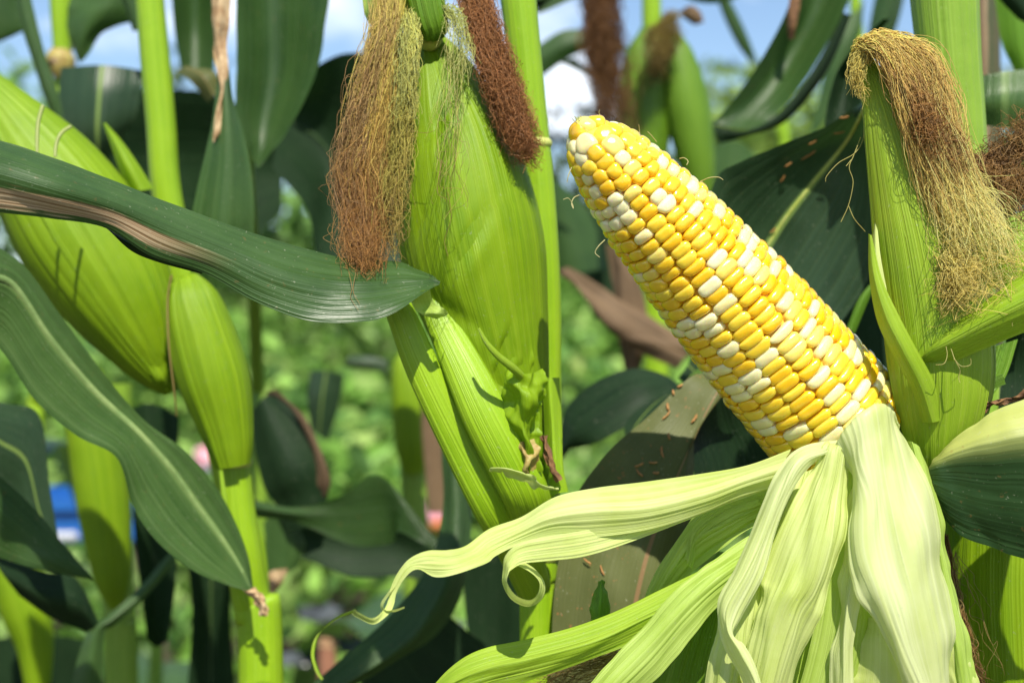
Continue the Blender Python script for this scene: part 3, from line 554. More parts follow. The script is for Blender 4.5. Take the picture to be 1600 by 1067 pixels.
strip([[(1300, 725, 48), (1320, 725, 47.6), (1340, 720, 47.8)], [(1288, 692, 46.4), (1312, 688, 46.0), (1338, 690, 46.1)], [(1262, 742, 46.2), (1300, 752, 45.5), (1334, 752, 45.9)], [(1225, 815, 45.9), (1275, 830, 45.0), (1322, 835, 45.5)], [(1185, 895, 45.7), (1250, 912, 44.8), (1298, 920, 45.3)], [(1184, 935, 45.6), (1228, 952, 44.8), (1278, 975, 45.2)], [(1172, 1000, 45.7), (1205, 1020, 44.9), (1252, 1040, 45.3)], [(1150, 1100, 45.8), (1180, 1120, 45.1), (1225, 1140, 45.4)]], 'husk_pale', corr=(9, .45), edge=.6, wob=1.0, rip=(9, 1.5), nv=80)
strip([[(1330, 690, 47.0), (1290, 700, 46.0), (1310, 708, 46.4)], [(1255, 702, 46.6), (1245, 718, 45.6), (1275, 722, 45.9)], [(1213, 740, 46.2), (1220, 768, 45.3), (1240, 768, 45.5)], [(1182, 812, 45.9), (1192, 838, 45.1), (1212, 836, 45.3)], [(1152, 885, 45.6), (1165, 895, 44.9), (1192, 902, 45.1)], [(1122, 935, 45.4), (1136, 950, 44.8), (1162, 962, 45.0)], [(1122, 975, 45.3), (1136, 985, 44.7), (1148, 990, 44.9)], [(1136, 1020, 45.2), (1155, 1020, 44.6), (1165, 1005, 44.9)], [(1160, 1065, 45.2), (1176, 1060, 44.6), (1184, 1045, 44.9)], [(1178, 1110, 45.2), (1190, 1105, 44.6), (1200, 1100, 44.9)]], 'husk_white', corr=(5, .35), nu=110)
strip([[(1400, 700, 48.2), (1375, 690, 47.8), (1350, 695, 47.6), (1335, 715, 47.6), (1335, 730, 47.8)], [(1408, 655, 46.8), (1382, 634, 46.1), (1348, 642, 45.7), (1318, 678, 45.9), (1312, 706, 46.4)], [(1425, 690, 46.8), (1390, 680, 45.9), (1358, 690, 45.4), (1336, 720, 45.7), (1334, 745, 46.2)], [(1448, 760, 46.5), (1405, 765, 45.3), (1372, 770, 45.2), (1350, 780, 45.2), (1336, 790, 45.8)], [(1470, 840, 46.2), (1425, 850, 44.9), (1385, 855, 44.8), (1350, 858, 44.8), (1331, 868, 45.3)], [(1484, 920, 46), (1440, 930, 44.8), (1405, 935, 44.5), (1370, 925, 44.5), (1350, 930, 45)],
   [(1487, 990, 46), (1455, 1005, 44.8), (1425, 1010, 44.5), (1400, 1000, 44.5), (1382, 985, 44.9)], [(1482, 1060, 46), (1465, 1075, 44.9), (1450, 1080, 44.7), (1430, 1070, 44.7), (1415, 1055, 45)], [(1480, 1120, 46), (1470, 1125, 45.2), (1460, 1130, 45), (1450, 1125, 45), (1440, 1115, 45.2)]], 'husk_white', corr=(6, .8), nv=110, nu=120, wob=1.5, rip=(7, 1.8), edge=.5)
strip([[(1335, 700, 47.6), (1350, 690, 46.6), (1368, 700, 46.8)], [(1330, 780, 46.6), (1345, 785, 45.8), (1362, 785, 46)], [(1318, 870, 46.2), (1336, 875, 45.4), (1352, 872, 45.7)], [(1308, 960, 46), (1322, 965, 45.3), (1336, 962, 45.6)], [(1300, 1090, 46), (1318, 1095, 45.3), (1334, 1092, 45.6)]], 'husk_white', corr=(4, .5), rip=(8, 1.4))
strip([[(1410, 690, 47.6), (1425, 690, 47), (1440, 700, 47.4)], [(1440, 800, 47), (1455, 805, 46.4), (1470, 810, 46.8)], [(1462, 900, 46.8), (1478, 905, 46.2), (1492, 905, 46.6)], [(1480, 1000, 46.7), (1496, 1005, 46.1), (1514, 1000, 46.5)], [(1492, 1110, 46.7), (1512, 1110, 46.1), (1532, 1100, 46.5)]], 'husk_lime', corr=(5, .5), rip=(8, 1.2))
strip([[(1205, 760, 47.4), (1216, 765, 46.9), (1228, 760, 47.2)], [(1172, 850, 46.8), (1188, 860, 46.2), (1204, 856, 46.5)], [(1128, 950, 46.4), (1152, 962, 45.8), (1180, 958, 46.1)], [(1108, 1030, 46.3), (1140, 1040, 45.7), (1176, 1036, 46)], [(1096, 1110, 46.3), (1130, 1120, 45.7), (1170, 1116, 46)]], 'husk_pale', corr=(7, .5), rip=(8, 1.4))
strip([[(1440, 930, 46.8), (1465, 925, 46.4), (1485, 915, 46.6)], [(1455, 1000, 46.6), (1480, 1000, 46.2), (1508, 990, 46.5)], [(1470, 1090, 46.6), (1500, 1090, 46.2), (1538, 1085, 46.5)]], 'husk_pale', corr=(5, .3))
strip([[(1340, 960, 46.4), (1385, 970, 45.6), (1420, 975, 46)], [(1335, 1010, 46.2), (1390, 1025, 45.4), (1450, 1030, 45.9)], [(1320, 1090, 46.2), (1390, 1110, 45.4), (1470, 1110, 45.9)]], 'husk_pale', corr=(8, .3))
# cut leaf tip standing among the strips
strip([[(925, 990, 50), (940, 995, 49.6), (955, 985, 50)], [(920, 960, 49.9), (936, 960, 49.4), (953, 955, 49.9)], [(925, 930, 49.9), (938, 928, 49.5), (951, 928, 49.9)], [(934, 908, 49.9), (940, 905, 49.8), (946, 908, 49.9)]], 'leaf_bright', corr=(4, .2), nu=30, nv=25)
strands('silk', [[(1060, 1000, 50.5, 20), (985, 1025, 50, 30), (900, 1055, 49.6, 30), (850, 1080, 49.4, 30)]], pe, 110, .12, 5, 2., [(.5, .4, .14), (.32, .2, .07)])
# ================================================================ corn plant at the right
def ear(parent, pts, husks, core='husk_green', name='ear', label=None):
    """an ear in its husk: a core under overlapping husk leaves; husks = (phi, half angle, t0, t1, off mm, tip, material[, extra])"""
    s = Spindle(pts); o = s.body(name, parent, core)
    if label: o['label'] = label
    for i, h in enumerate(husks):
        s.husk(o, h[6], h[0], h[1], h[2], h[3], h[4], h[5], seed=i*7+int(pts[0][0]) % 90, **(h[7] if len(h) > 7 else {}))
    return o
pr = plant(1500, 700, 56, 'corn plant at the right with a blond-silked ear standing against its thick stalk')
stalk(pr, [(1472, -80, 57, 54), (1476, 0, 57, 52), (1484, 100, 57, 48), (1494, 200, 57, 45), (1505, 400, 57, 45), (1520, 700, 57, 48), (1535, 1000, 57, 52)], 'stalk_dull', [(1512, 560, 57, 46)])
er = ear(pr, [(1462, 745, 49.4, 22), (1470, 690, 49.4, 52), (1472, 600, 49.4, 76), (1464, 500, 49.4, 80), (1442, 380, 49.4, 73), (1416, 280, 49.4, 56), (1390, 190, 49.4, 38), (1368, 125, 49.4, 20), (1354, 86, 49.4, 4)],
   [(150, 75, 0, .9, .3, .5, 'husk_green'), (70, 70, 0, .93, .5, .5, 'husk_fresh'), (-75, 60, 0, .96, .7, .45, 'husk_fresh'), (-5, 62, 0, 1., 1.1, .55, 'husk_fresh', dict(corr=(16, .18)))], 'husk_fresh', label='ear with a pointed fresh green husk and blond silk')
leaf([[(1357, 365, 48.9), (1359, 366, 48.7), (1362, 368, 48.7)], [(1358, 430, 48.6), (1366, 432, 48.0), (1378, 435, 48.0)], [(1370, 500, 48.3), (1385, 495, 47.5), (1404, 492, 47.6)], [(1396, 556, 48.1), (1412, 550, 47.3), (1432, 545, 47.5)], [(1425, 610, 48.1), (1440, 605, 47.5), (1460, 598, 47.7)], [(1440, 660, 48.3), (1458, 660, 47.8), (1475, 655, 48.1)]], er, 'husk_fresh', name='husk_leaf', corr=(6, .2))
leaf([[(1366, 345, 49.2), (1368, 346, 49.0), (1370, 348, 49.0)], [(1362, 400, 48.9), (1368, 400, 48.5), (1376, 402, 48.5)], [(1368, 470, 48.6), (1378, 468, 48.2), (1388, 466, 48.3)]], er, 'husk_pale', name='husk_leaf', corr=(3, .2))
# folded sheath sweeping out to the right
leaf([[(1421, 592, 49.3), (1424, 575, 48.6), (1432, 560, 48.8)], [(1445, 583, 48.4), (1450, 552, 47.4), (1462, 530, 47.9)], [(1485, 568, 47.6), (1490, 530, 46.8), (1505, 497, 47.4)], [(1540, 545, 47), (1545, 500, 46.2), (1560, 456, 46.9)], [(1600, 520, 46.6), (1605, 470, 45.8), (1615, 418, 46.5)], [(1680, 490, 46.2), (1690, 430, 45.4), (1700, 370, 46)]], er, 'husk_fresh', name='husk_leaf', corr=(14, .22))
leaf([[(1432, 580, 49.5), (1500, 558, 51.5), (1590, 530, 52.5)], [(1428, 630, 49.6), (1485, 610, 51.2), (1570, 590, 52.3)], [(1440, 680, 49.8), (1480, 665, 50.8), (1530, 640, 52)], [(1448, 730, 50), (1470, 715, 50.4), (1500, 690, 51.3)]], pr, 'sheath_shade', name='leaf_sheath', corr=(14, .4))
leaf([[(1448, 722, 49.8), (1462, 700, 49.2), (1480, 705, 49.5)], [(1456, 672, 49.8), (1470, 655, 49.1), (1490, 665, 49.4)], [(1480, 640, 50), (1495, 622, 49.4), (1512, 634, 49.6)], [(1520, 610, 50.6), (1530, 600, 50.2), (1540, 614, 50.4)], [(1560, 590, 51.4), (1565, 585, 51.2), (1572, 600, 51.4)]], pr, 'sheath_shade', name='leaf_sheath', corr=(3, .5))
# collar and dark blade hanging below it
leaf([[(1462, 712, 48.6), (1452, 730, 48.3), (1447, 742, 48.3), (1447, 750, 48.4), (1450, 760, 48.6)], [(1484, 690, 48.0), (1474, 715, 47.6), (1466, 742, 47.7), (1462, 775, 47.9), (1464, 800, 48.2)], [(1520, 664, 47.6), (1512, 700, 47.0), (1504, 745, 47.3), (1500, 800, 47.7), (1502, 836, 48.0)], [(1560, 640, 47.3), (1554, 690, 46.6), (1548, 750, 47.0), (1546, 815, 47.5), (1550, 856, 47.9)], [(1605, 620, 47.0), (1602, 680, 46.3), (1598, 750, 46.7), (1598, 825, 47.3), (1600, 872, 47.8)], [(1700, 590, 46.8), (1700, 670, 46), (1700, 760, 46.4), (1700, 840, 47), (1700, 900, 47.6)]], pr, 'collar_leaf', label='dark green blade with a pale ribbed collar', corr=(14, .14), nv=91, nu=70, wob=.5, rip=(5, .8))
leaf([[(1505, 668, 49), (1510, 662, 48.6), (1520, 660, 48.6)], [(1535, 640, 48.6), (1545, 628, 48.1), (1552, 636, 48.1)], [(1570, 628, 48.3), (1585, 618, 47.8), (1590, 628, 47.8)], [(1605, 618, 48), (1615, 606, 47.5), (1620, 616, 47.5)]], pr, 'dry_brown', name='ligule', rip=(14, 2.), wob=1.5)
# lower ear of the same plant
el = ear(pr, [(1600, 1250, 54, 70), (1598, 1100, 54, 112), (1592, 950, 54, 118), (1590, 850, 54, 116), (1590, 760, 54, 100), (1590, 660, 54, 60)], [(180, 90, 0, .95, .3, .3, 'husk_green'), (60, 70, 0, .95, .6, .3, 'husk_green'), (-30, 64, 0, .97, 1., .3, 'husk_green', dict(corr=(20, .28)))], label='lower ear in ribbed green husk')
strands('dry_fringe', [[(1474, 835, 50.6, 3), (1484, 890, 50.2, 4), (1500, 960, 50, 5), (1520, 1030, 50, 5), (1540, 1090, 50, 5)]], el, 60, .14, 9, 2.6, [(.24, .12, .04), (.36, .22, .07), (.2, .09, .03)])
strands('dry_fringe', [[(1492, 860, 50.2, 3), (1500, 920, 50, 18), (1520, 985, 49.9, 28), (1545, 1060, 50, 20)]], el, 18, .11, 10, 3., [(.4, .3, .1), (.3, .2, .06)])
# silk of the right ear
g1 = [(1358, 92, 49.4, 10), (1362, 70, 49.0, 13), (1390, 66, 48.7, 16), (1430, 90, 48.4, 26), (1455, 150, 48.1, 32), (1470, 220, 47.9, 34), (1500, 300, 47.8, 38), (1525, 350, 47.8, 54), (1548, 405, 47.8, 60)]
strands('silk', [g1, [(1350, 100, 48.8, 10), (1350, 72, 48.6, 12), (1385, 78, 48.2, 18), (1420, 140, 48.0, 26), (1450, 240, 47.8, 26), (1480, 320, 47.7, 36), (1505, 375, 47.7, 42), (1520, 410, 47.8, 44)]], er, 1200, .105, 21, 3.4,
   [(.90, .80, .22), (.88, .74, .22), (.78, .58, .17), (.58, .38, .12), (.84, .70, .22), (.92, .84, .32), (.92, .84, .34)], freq=5)
strands('silk', [[(1400, 110, 48.0, 18), (1440, 150, 47.6, 22), (1460, 200, 47.4, 26), (1480, 235, 47.4, 26), (1510, 280, 47.4, 26)]], er, 200, .12, 22, 4.5, [(.56, .38, .12), (.42, .23, .07), (.38, .2, .065), (.52, .35, .12)], freq=9)
strands('silk', [[(1520, 240, 49.8, 20), (1560, 260, 49.8, 30), (1590, 280, 49.8, 40), (1640, 300, 49.8, 40)], [(1530, 290, 49.8, 20), (1580, 240, 50.2, 26), (1640, 210, 50.2, 30)]], er, 330, .13, 23, 5., [(.26, .13, .045), (.42, .26, .09), (.3, .16, .05)], freq=8)
strands('silk', [[(1470, 380, 47.8, 20), (1500, 430, 47.4, 30), (1540, 430, 47.2, 50), (1600, 420, 47.1, 50)], [(1480, 400, 47.7, 15), (1500, 440, 47.3, 24), (1496, 470, 47.2, 20)]], er, 150, .11, 24, 6., [(.8, .72, .24), (.74, .6, .18)], freq=6)
strands('silk', [[(1360, 90, 48.8, 10), (1346, 80, 48.6, 8), (1338, 110, 48.6, 7), (1344, 150, 48.7, 7)]], er, 110, .11, 25, 2., [(.78, .7, .18), (.76, .64, .2)])
hairs('silk', [[(1350, 195, 50), (1348, 220, 49.8), (1335, 240, 49.6), (1310, 255, 49.4), (1292, 275, 49.3), (1290, 284, 49.3)], [(1345, 215, 49.8), (1334, 243, 49.6), (1327, 262, 49.5), (1333, 285, 49.4), (1326, 320, 49.3), (1314, 347, 49.2)], [(1326, 322, 49.3), (1335, 342, 49.2), (1352, 362, 49.2)], [(1330, 250, 49.6), (1322, 260, 49.5)],
   [(1478, 540, 47), (1480, 555, 46.9), (1475, 568, 46.8), (1462, 570, 46.8)], [(1486, 545, 47), (1492, 562, 46.8), (1500, 578, 46.7), (1498, 590, 46.7), (1500, 598, 46.6)], [(1490, 560, 46.8), (1502, 572, 46.6), (1516, 570, 46.6), (1517, 560, 46.6)], [(1562, 430, 46.6), (1578, 470, 46.2), (1582, 510, 46.2)]], er, .17, (.5, .46, .14))
# its blades behind the peeled ear
leaf([[(1345, 160, 60), (1352, 168, 59.5), (1362, 190, 60)], [(1290, 198, 61.4), (1322, 222, 62.2), (1372, 270, 61.4)], [(1225, 224, 62), (1275, 280, 63.2), (1380, 370, 62)], [(1160, 252, 62.4), (1228, 340, 63.8), (1350, 450, 62.6)], [(1118, 280, 62.8), (1190, 400, 64.2), (1310, 510, 63)], [(1100, 360, 63), (1150, 470, 64.4), (1270, 570, 63)], [(1090, 470, 63.4), (1120, 560, 64.4), (1210, 640, 63.4)]], pr, 'leaf_blue', rib='node_pale', ribw=1.0, label='broad dark bluish leaf behind the peeled ear', wob=.5)
lf1 = leaf([[(1120, 570, 58.5), (1140, 585, 58), (1180, 592, 58.5)], [(1080, 590, 58.2), (1112, 628, 57.4), (1150, 608, 58)], [(1025, 640, 57.8), (1082, 690, 56.8), (1095, 648, 57.6)], [(955, 698, 57.2), (1050, 765, 55.8), (1086, 735, 57)], [(900, 770, 56.6), (1020, 840, 55.2), (1085, 830, 56)], [(876, 850, 56), (1000, 910, 54.8), (1080, 930, 55.6)], [(866, 940, 55.6), (985, 990, 54.6), (1060, 1020, 55.2)], [(858, 1090, 55.4), (970, 1110, 54.6), (1040, 1120, 55.2)]], pr, 'leaf_grey', label='broad grey-brown blade sprinkled with dry anthers', wob=1.0, rip=(6, 2.2))
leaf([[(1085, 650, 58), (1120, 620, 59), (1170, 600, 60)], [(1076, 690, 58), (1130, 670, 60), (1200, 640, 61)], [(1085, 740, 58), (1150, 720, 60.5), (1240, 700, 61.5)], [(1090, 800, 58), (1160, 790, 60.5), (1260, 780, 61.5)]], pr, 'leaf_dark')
leaf([[(1080, 660, 57.6), (1088, 648, 58.4), (1110, 635, 59)], [(1074, 690, 57.4), (1080, 690, 58.2), (1090, 690, 59)], [(1080, 730, 57.4), (1086, 728, 58.2), (1096, 725, 59)]], pr, 'leaf_blue')
leaf([[(1300, 470, 66), (1340, 440, 66), (1400, 400, 66)], [(1300, 520, 66), (1345, 500, 66), (1420, 480, 66)], [(1330, 620, 66), (1360, 600, 66), (1420, 580, 66)]], pr, 'leaf_dark')
leaf([[(1322, 515, 60), (1328, 518, 59.8), (1336, 520, 60)], [(1340, 470, 60), (1347, 472, 59.8), (1355, 474, 60)], [(1358, 445, 60), (1362, 446, 59.9), (1366, 448, 60)]], pr, 'leaf_bright')
leaf([[(1288, 200, 68), (1310, 195, 68.5), (1345, 185, 68)], [(1296, 150, 68), (1320, 140, 69), (1350, 130, 68)], [(1318, 95, 68), (1335, 85, 69), (1360, 70, 68)], [(1380, 30, 68), (1390, 30, 69), (1400, 20, 68)]], pr, 'leaf_dark')
leaf([[(1526, 120, 66), (1570, 112, 65.5), (1640, 105, 66)], [(1524, 160, 65.5), (1570, 155, 65), (1640, 155, 65.5)], [(1526, 195, 66), (1570, 200, 65.5), (1640, 212, 66)]], pr, 'leaf_rib')
leaf([[(1545, 350, 54), (1580, 338, 53.6), (1640, 310, 54)], [(1540, 400, 53.6), (1580, 395, 53), (1640, 380, 53.6)], [(1535, 450, 53.6), (1580, 450, 53), (1640, 450, 53.6)]], pr, 'husk_green', corr=(6, .4))
leaf([[(1575, 440, 54), (1600, 430, 54), (1640, 420, 54)], [(1570, 560, 56), (1600, 560, 56), (1640, 560, 56)], [(1560, 640, 56), (1600, 640, 56), (1640, 640, 56)]], pr, 'leaf_dark')
# anthers fallen on the blades
def scatter(obj, pts, label, group):
    g = GR[obj.name]; nn = normals(g); k = F*g[..., 1]/1600; X = 800+g[..., 0]/k; Y = 533.5-(g[..., 2]-H)/k
    th = np.linspace(0, 6.283, 7)[:6]
    for (x, y, a_, l_) in pts:
        i, j = np.unravel_index(np.argmin((X-x)**2+(Y-y)**2), X.shape); n_ = nn[i, j]; c = g[i, j]; v = np.array([0, 0, H])-c; n_ = n_*np.sign(n_@v)
        c = c+(P(x, y, c[1]*100)-c)*.8; t = np.array([math.cos(math.radians(a_)), 0, -math.sin(math.radians(a_))]); t = t-(t@n_)*n_; t /= np.linalg.norm(t); b = np.cross(n_, t)
        ln = pxm(l_, c[1]*100)*(.35+.2*random.random()); z = np.linspace(-1, 1, 7); r = pxm(1.5+1.0*random.random(), c[1]*100)*np.array([.25, .8, 1, .75, 1, .8, .25]); ctr = c+n_*.0011+t*z[:, None]*ln+b*(z**2)[:, None]*ln*.15
        q = ctr[:, None]+r[:, None, None]*(np.cos(th)[None, :, None]*b+np.sin(th)[None, :, None]*n_*.7)
        o = bpy.data.objects.new
        ob = meshobj('dry_anther', (q-c).reshape(-1, 3), gridfaces(7, 6, True), 'anther'); ob.location = c; tag(ob, label, 'anther', group)
scatter(lf1, [(1043, 638, 80, 16), (1041, 651, -50, 18), (1044, 684, 80, 18), (1035, 708, 85, 20), (1022, 725, 5, 18), (1000, 730, -25, 17), (999, 741, 50, 16), (1026, 740, 5, 10), (918, 877, 35, 20), (942, 892, 65, 22), (1086, 656, -60, 16), (1012, 833, 20, 14), (1054, 815, -40, 14), (1064, 604, -30, 14), (1052, 615, 80, 9)], 'small orange-brown dry anther lying on the grey-brown blade', 'fallen anthers on the grey-brown blade')
b3 = [o for o in bpy.data.objects if o.get('label') == 'broad dark bluish leaf behind the peeled ear'][0]
scatter(b3, [(1232, 256, -45, 17), (1270, 220, -50, 18), (1264, 240, -45, 22), (1258, 244, -40, 16), (1222, 277, -70, 18), (1310, 205, -30, 26), (1320, 182, -30, 18), (1207, 360, -40, 14)], 'small orange dry anther on the dark bluish leaf', 'fallen anthers on the dark bluish leaf')

# ================================================================ corn plant in the centre
pc = plant(842, 800, 57, 'corn plant in the centre with a fat bright green ear trailing brown silk')
stalk(pc, [(800, -80, 58, 29), (810, 0, 58, 28), (826, 150, 58, 26), (842, 300, 58, 25), (850, 450, 58, 26), (850, 600, 58, 27), (846, 750, 58, 30), (842, 900, 57, 30), (842, 1010, 57, 30)], 'stalk_green', [(842, 865, 57, 33), (834, 225, 58, 26)])
ec = ear(pc, [(834, 770, 54.6, 14), (828, 720, 54.6, 28), (812, 665, 54.6, 46), (790, 595, 54.6, 66), (766, 500, 54.6, 88), (743, 400, 54.6, 106), (723, 300, 54.6, 103), (706, 200, 54.6, 83), (688, 115, 54.6, 48), (674, 68, 54.6, 22), (668, 48, 54.6, 8)],
   [(170, 80, 0, .95, .2, .3, 'husk_green'), (88, 55, 0, .97, .4, .4, 'husk_green', dict(corr=(10, .25))), (-80, 62, 0, .97, .6, .4, 'husk_green', dict(corr=(16, .2))),
    (48, 66, .0, .93, .9, .5, 'husk_green', dict(corr=(22, .2), wrink=1.2)), (-22, 60, .03, 1., 1.5, .45, 'husk_green', dict(corr=(22, .2), wrink=2.6, nu=110, dents=((0.69, 0.15, 0.018, 0.38, -1.6, 0.1), (0.655, 0.2, 0.02, 0.4, 1.0, 0.1), (0.58, -0.05, 0.016, 0.35, -1.5, 0.14), (0.5, 0.3, 0.016, 0.3, -1.4, 0.12), (0.47, 0.35, 0.018, 0.3, 0.9, 0.12), (0.4, -0.1, 0.018, 0.35, -1.2, -0.1), (0.228, 0.64, 0.018, 0.37, -2.8, 0.07), (0.287, 0.68, 0.0125, 0.17, -1.8, 0.05), (0.127, 0.44, 0.0157, 0.16, -2.3, -0.03), (0.294, 0.29, 0.0176, 0.18, -2.7, -0.04), (0.06, 0.77, 0.0121, 0.21, -3.2, 0.0), (0.32, 0.44, 0.0168, 0.21, -2.0, 0.19), (0.163, -0.08, 0.0141, 0.37, 1.7, 0.0), (0.223, -0.1, 0.0168, 0.23, 2.2, 0.01), (0.248, 0.08, 0.0147, 0.2, 3.4, -0.07), (0.262, 0.74, 0.0102, 0.33, 2.3, 0.16), (0.182, 0.61, 0.0162, 0.37, -3.0, 0.18), (0.314, 0.24, 0.0135, 0.28, 1.8, 0.13), (0.275, 0.76, 0.0104, 0.37, -2.0, 0.06), (0.158, 0.05, 0.0128, 0.31, -2.2, 0.01), (0.108, -0.02, 0.0115, 0.31, 1.9, -0.07), (0.326, 0.43, 0.0141, 0.21, -2.2, -0.01))))], label='fat bright green ear with dents and brown silk')
tube('ear_neck', [(650, -90, 53, 33), (660, -20, 53, 31), (669, 25, 53, 29), (675, 46, 53.1, 26), (676, 52, 53.2, 18)], pc, 'sheath_shade', ridges=(14, .05), na=56)
tube('ear_neck', [(668, 42, 53.6, 14), (673, 55, 53.5, 19), (671, 66, 53.6, 17), (668, 74, 53.9, 7)], pc, 'node_pale')
silkc = [(.86, .78, .18), (.82, .70, .17), (.72, .52, .14), (.50, .29, .085), (.42, .21, .06), (.52, .28, .085)]
strands('silk', [[(612, -40, 53, 26), (604, 60, 52.6, 26), (590, 140, 52.2, 30), (580, 220, 52, 28), (566, 285, 51.8, 32), (572, 340, 51.4, 24), (566, 390, 50.6, 26), (570, 425, 49.8, 12)]], ec, 900, .10, 31, 3.8, silkc, freq=5)
strands('silk', [[(600, -30, 52.4, 16), (592, 60, 52, 16), (566, 140, 51.8, 14), (546, 220, 51.6, 14), (534, 290, 51.5, 14), (552, 360, 51, 14), (560, 410, 50, 12)]], ec, 200, .10, 32, 5., [(.74, .62, .18), (.52, .34, .13), (.40, .23, .10), (.36, .2, .085)], freq=7)
strands('silk', [[(640, 20, 52.6, 14), (640, 90, 52, 18), (630, 170, 51.8, 18), (620, 250, 51.6, 18), (612, 330, 51.4, 16), (606, 400, 51, 12)]], ec, 190, .115, 33, 4.5, [(.66, .68, .2), (.62, .58, .13), (.52, .44, .1), (.46, .31, .09)], freq=7)
strands('silk', [[(690, 30, 53, 14), (715, 40, 52.2, 12), (712, 110, 50.8, 18), (706, 190, 49.2, 22), (702, 270, 48.6, 22), (700, 340, 48.7, 22)]], ec, 44, .1, 34, 4., [(.6, .66, .24), (.52, .5, .14), (.42, .3, .09)], freq=5, short=.8)
strands('silk', [[(650, 20, 53, 10), (640, 50, 52.4, 14), (636, 110, 51.6, 18), (628, 190, 51, 20)], [(690, 20, 53, 8), (706, 20, 52.6, 10), (722, 60, 52.2, 10), (724, 120, 51.6, 12)]], ec, 90, .13, 35, 3., [(.6, .66, .22), (.56, .56, .16)], freq=4)
strands('silk', [[(735, -50, 53.5, 24), (752, 20, 53, 28), (768, 80, 52.6, 28), (786, 140, 52.4, 26), (808, 195, 52.4, 22), (828, 245, 52.6, 12)]], ec, 900, .11, 36, 3.6, [(.48, .23, .085), (.40, .18, .065), (.48, .23, .085), (.44, .2, .075)], freq=12)
leaf([[(566, -60, 54.5), (596, -60, 53.5), (640, -60, 54)], [(566, -10, 54.5), (600, -10, 53.6), (640, -10, 54)], [(570, 25, 54.5), (600, 30, 53.8), (635, 30, 54.2)], [(588, 52, 54.8), (600, 56, 54.4), (615, 54, 54.6)]], ec, 'husk_lime', name='husk_leaf', corr=(7, .5))
hairs('silk', [[(545, 425, 49.4), (550, 450, 49), (548, 465, 48.9), (560, 485, 48.7)], [(556, 425, 49.4), (552, 455, 49), (562, 475, 48.8)], [(520, 372, 50), (512, 360, 50), (516, 350, 50)], [(535, 385, 50), (518, 380, 49.8), (505, 372, 49.8), (514, 366, 49.8), (520, 362, 49.8)],
   [(640, 205, 51), (665, 208, 50.6), (680, 204, 50.4)], [(700, 300, 48.6), (705, 340, 48.7), (695, 375, 49), (700, 400, 49)], [(690, 250, 48.9), (684, 300, 48.7), (700, 312, 48.6)]], ec, .11, (.42, .27, .09))
# leaf bases running down to the node
tube('leaf_sheath', [(612, 455, 52.4, 20), (630, 500, 52.4, 23), (662, 578, 52.4, 27), (720, 695, 52.6, 30), (772, 792, 53, 33), (806, 850, 54.4, 33), (835, 920, 56.4, 28)], pc, 'stalk_green', ridges=(16, .012), na=64, flat=.55)
tube('leaf_sheath', [(668, 455, 53.2, 18), (690, 505, 52.8, 24), (722, 570, 52.2, 31), (760, 650, 51.8, 37), (800, 728, 52, 38), (826, 785, 52.6, 36), (840, 850, 55, 32)], pc, 'stalk_green', ridges=(16, .012), na=64, flat=.55)
leaf([[(762, 737, 50.4), (766, 731, 50.2), (770, 728, 50.2)], [(785, 742, 50), (790, 732, 49.6), (796, 730, 49.8)], [(815, 750, 50.2), (820, 742, 49.8), (826, 740, 50)], [(842, 764, 51), (846, 758, 50.8), (850, 756, 51)], [(868, 768, 51.6), (872, 765, 51.5), (874, 764, 51.5)]], pc, 'husk_pale', name='ligule', rip=(9, 1.2))
leaf([[(640, 462, 50.4), (655, 455, 50), (672, 452, 50.2)], [(650, 485, 50.6), (662, 478, 50.8), (676, 470, 50.6)], [(672, 495, 50.8), (680, 490, 50.4), (690, 482, 50.6)], [(690, 498, 51), (696, 494, 50.8), (702, 490, 51)]], pc, 'husk_lime', name='ligule', rip=(5, 1.))
tube('husk_fold', [(748, 513, 50.2, 2), (760, 535, 50.1, 4), (778, 556, 50.2, 5.5), (800, 574, 50.5, 6.5), (816, 590, 51, 6), (818, 602, 51.6, 4)], ec, 'husk_fresh', na=16)
leaf([[(780, 570, 51.8), (812, 588, 51.0), (850, 575, 52)], [(790, 612, 51.8), (815, 615, 50.8), (850, 612, 51.8)], [(796, 650, 51.9), (818, 655, 51), (848, 650, 51.8)], [(802, 690, 52), (820, 695, 51.2), (844, 690, 51.8)], [(812, 735, 52.2), (824, 738, 51.6), (838, 735, 52)]], ec, 'husk_green', name='husk_fold', corr=(3, 1.4), wob=2.2, rip=(9, 2.), nu=60, nv=41)
leaf([[(800, 690, 51.8), (815, 690, 51.4), (835, 685, 51.8)], [(808, 720, 51.8), (822, 720, 51.3), (842, 710, 51.8)], [(818, 755, 52), (830, 755, 51.6), (842, 750, 52)]], ec, 'node_tan', name='dry_husk', wob=1.2)
leaf([[(846, 590, 53.6), (858, 590, 53), (874, 590, 53.6)], [(850, 660, 53.4), (862, 660, 52.8), (878, 665, 53.4)], [(852, 720, 53.2), (866, 720, 52.6), (880, 730, 53)], [(860, 775, 53), (874, 770, 52.6), (888, 768, 53)]], pc, 'stalk_green', name='leaf_sheath', corr=(3, .5))
leaf([[(846, 680, 52.6), (850, 680, 52.4), (855, 680, 52.6)], [(853, 720, 52.4), (858, 718, 52.2), (864, 716, 52.4)], [(868, 755, 52.4), (873, 752, 52.2), (878, 748, 52.4)]], pc, 'dry_brown', name='dry_husk', wob=.8)
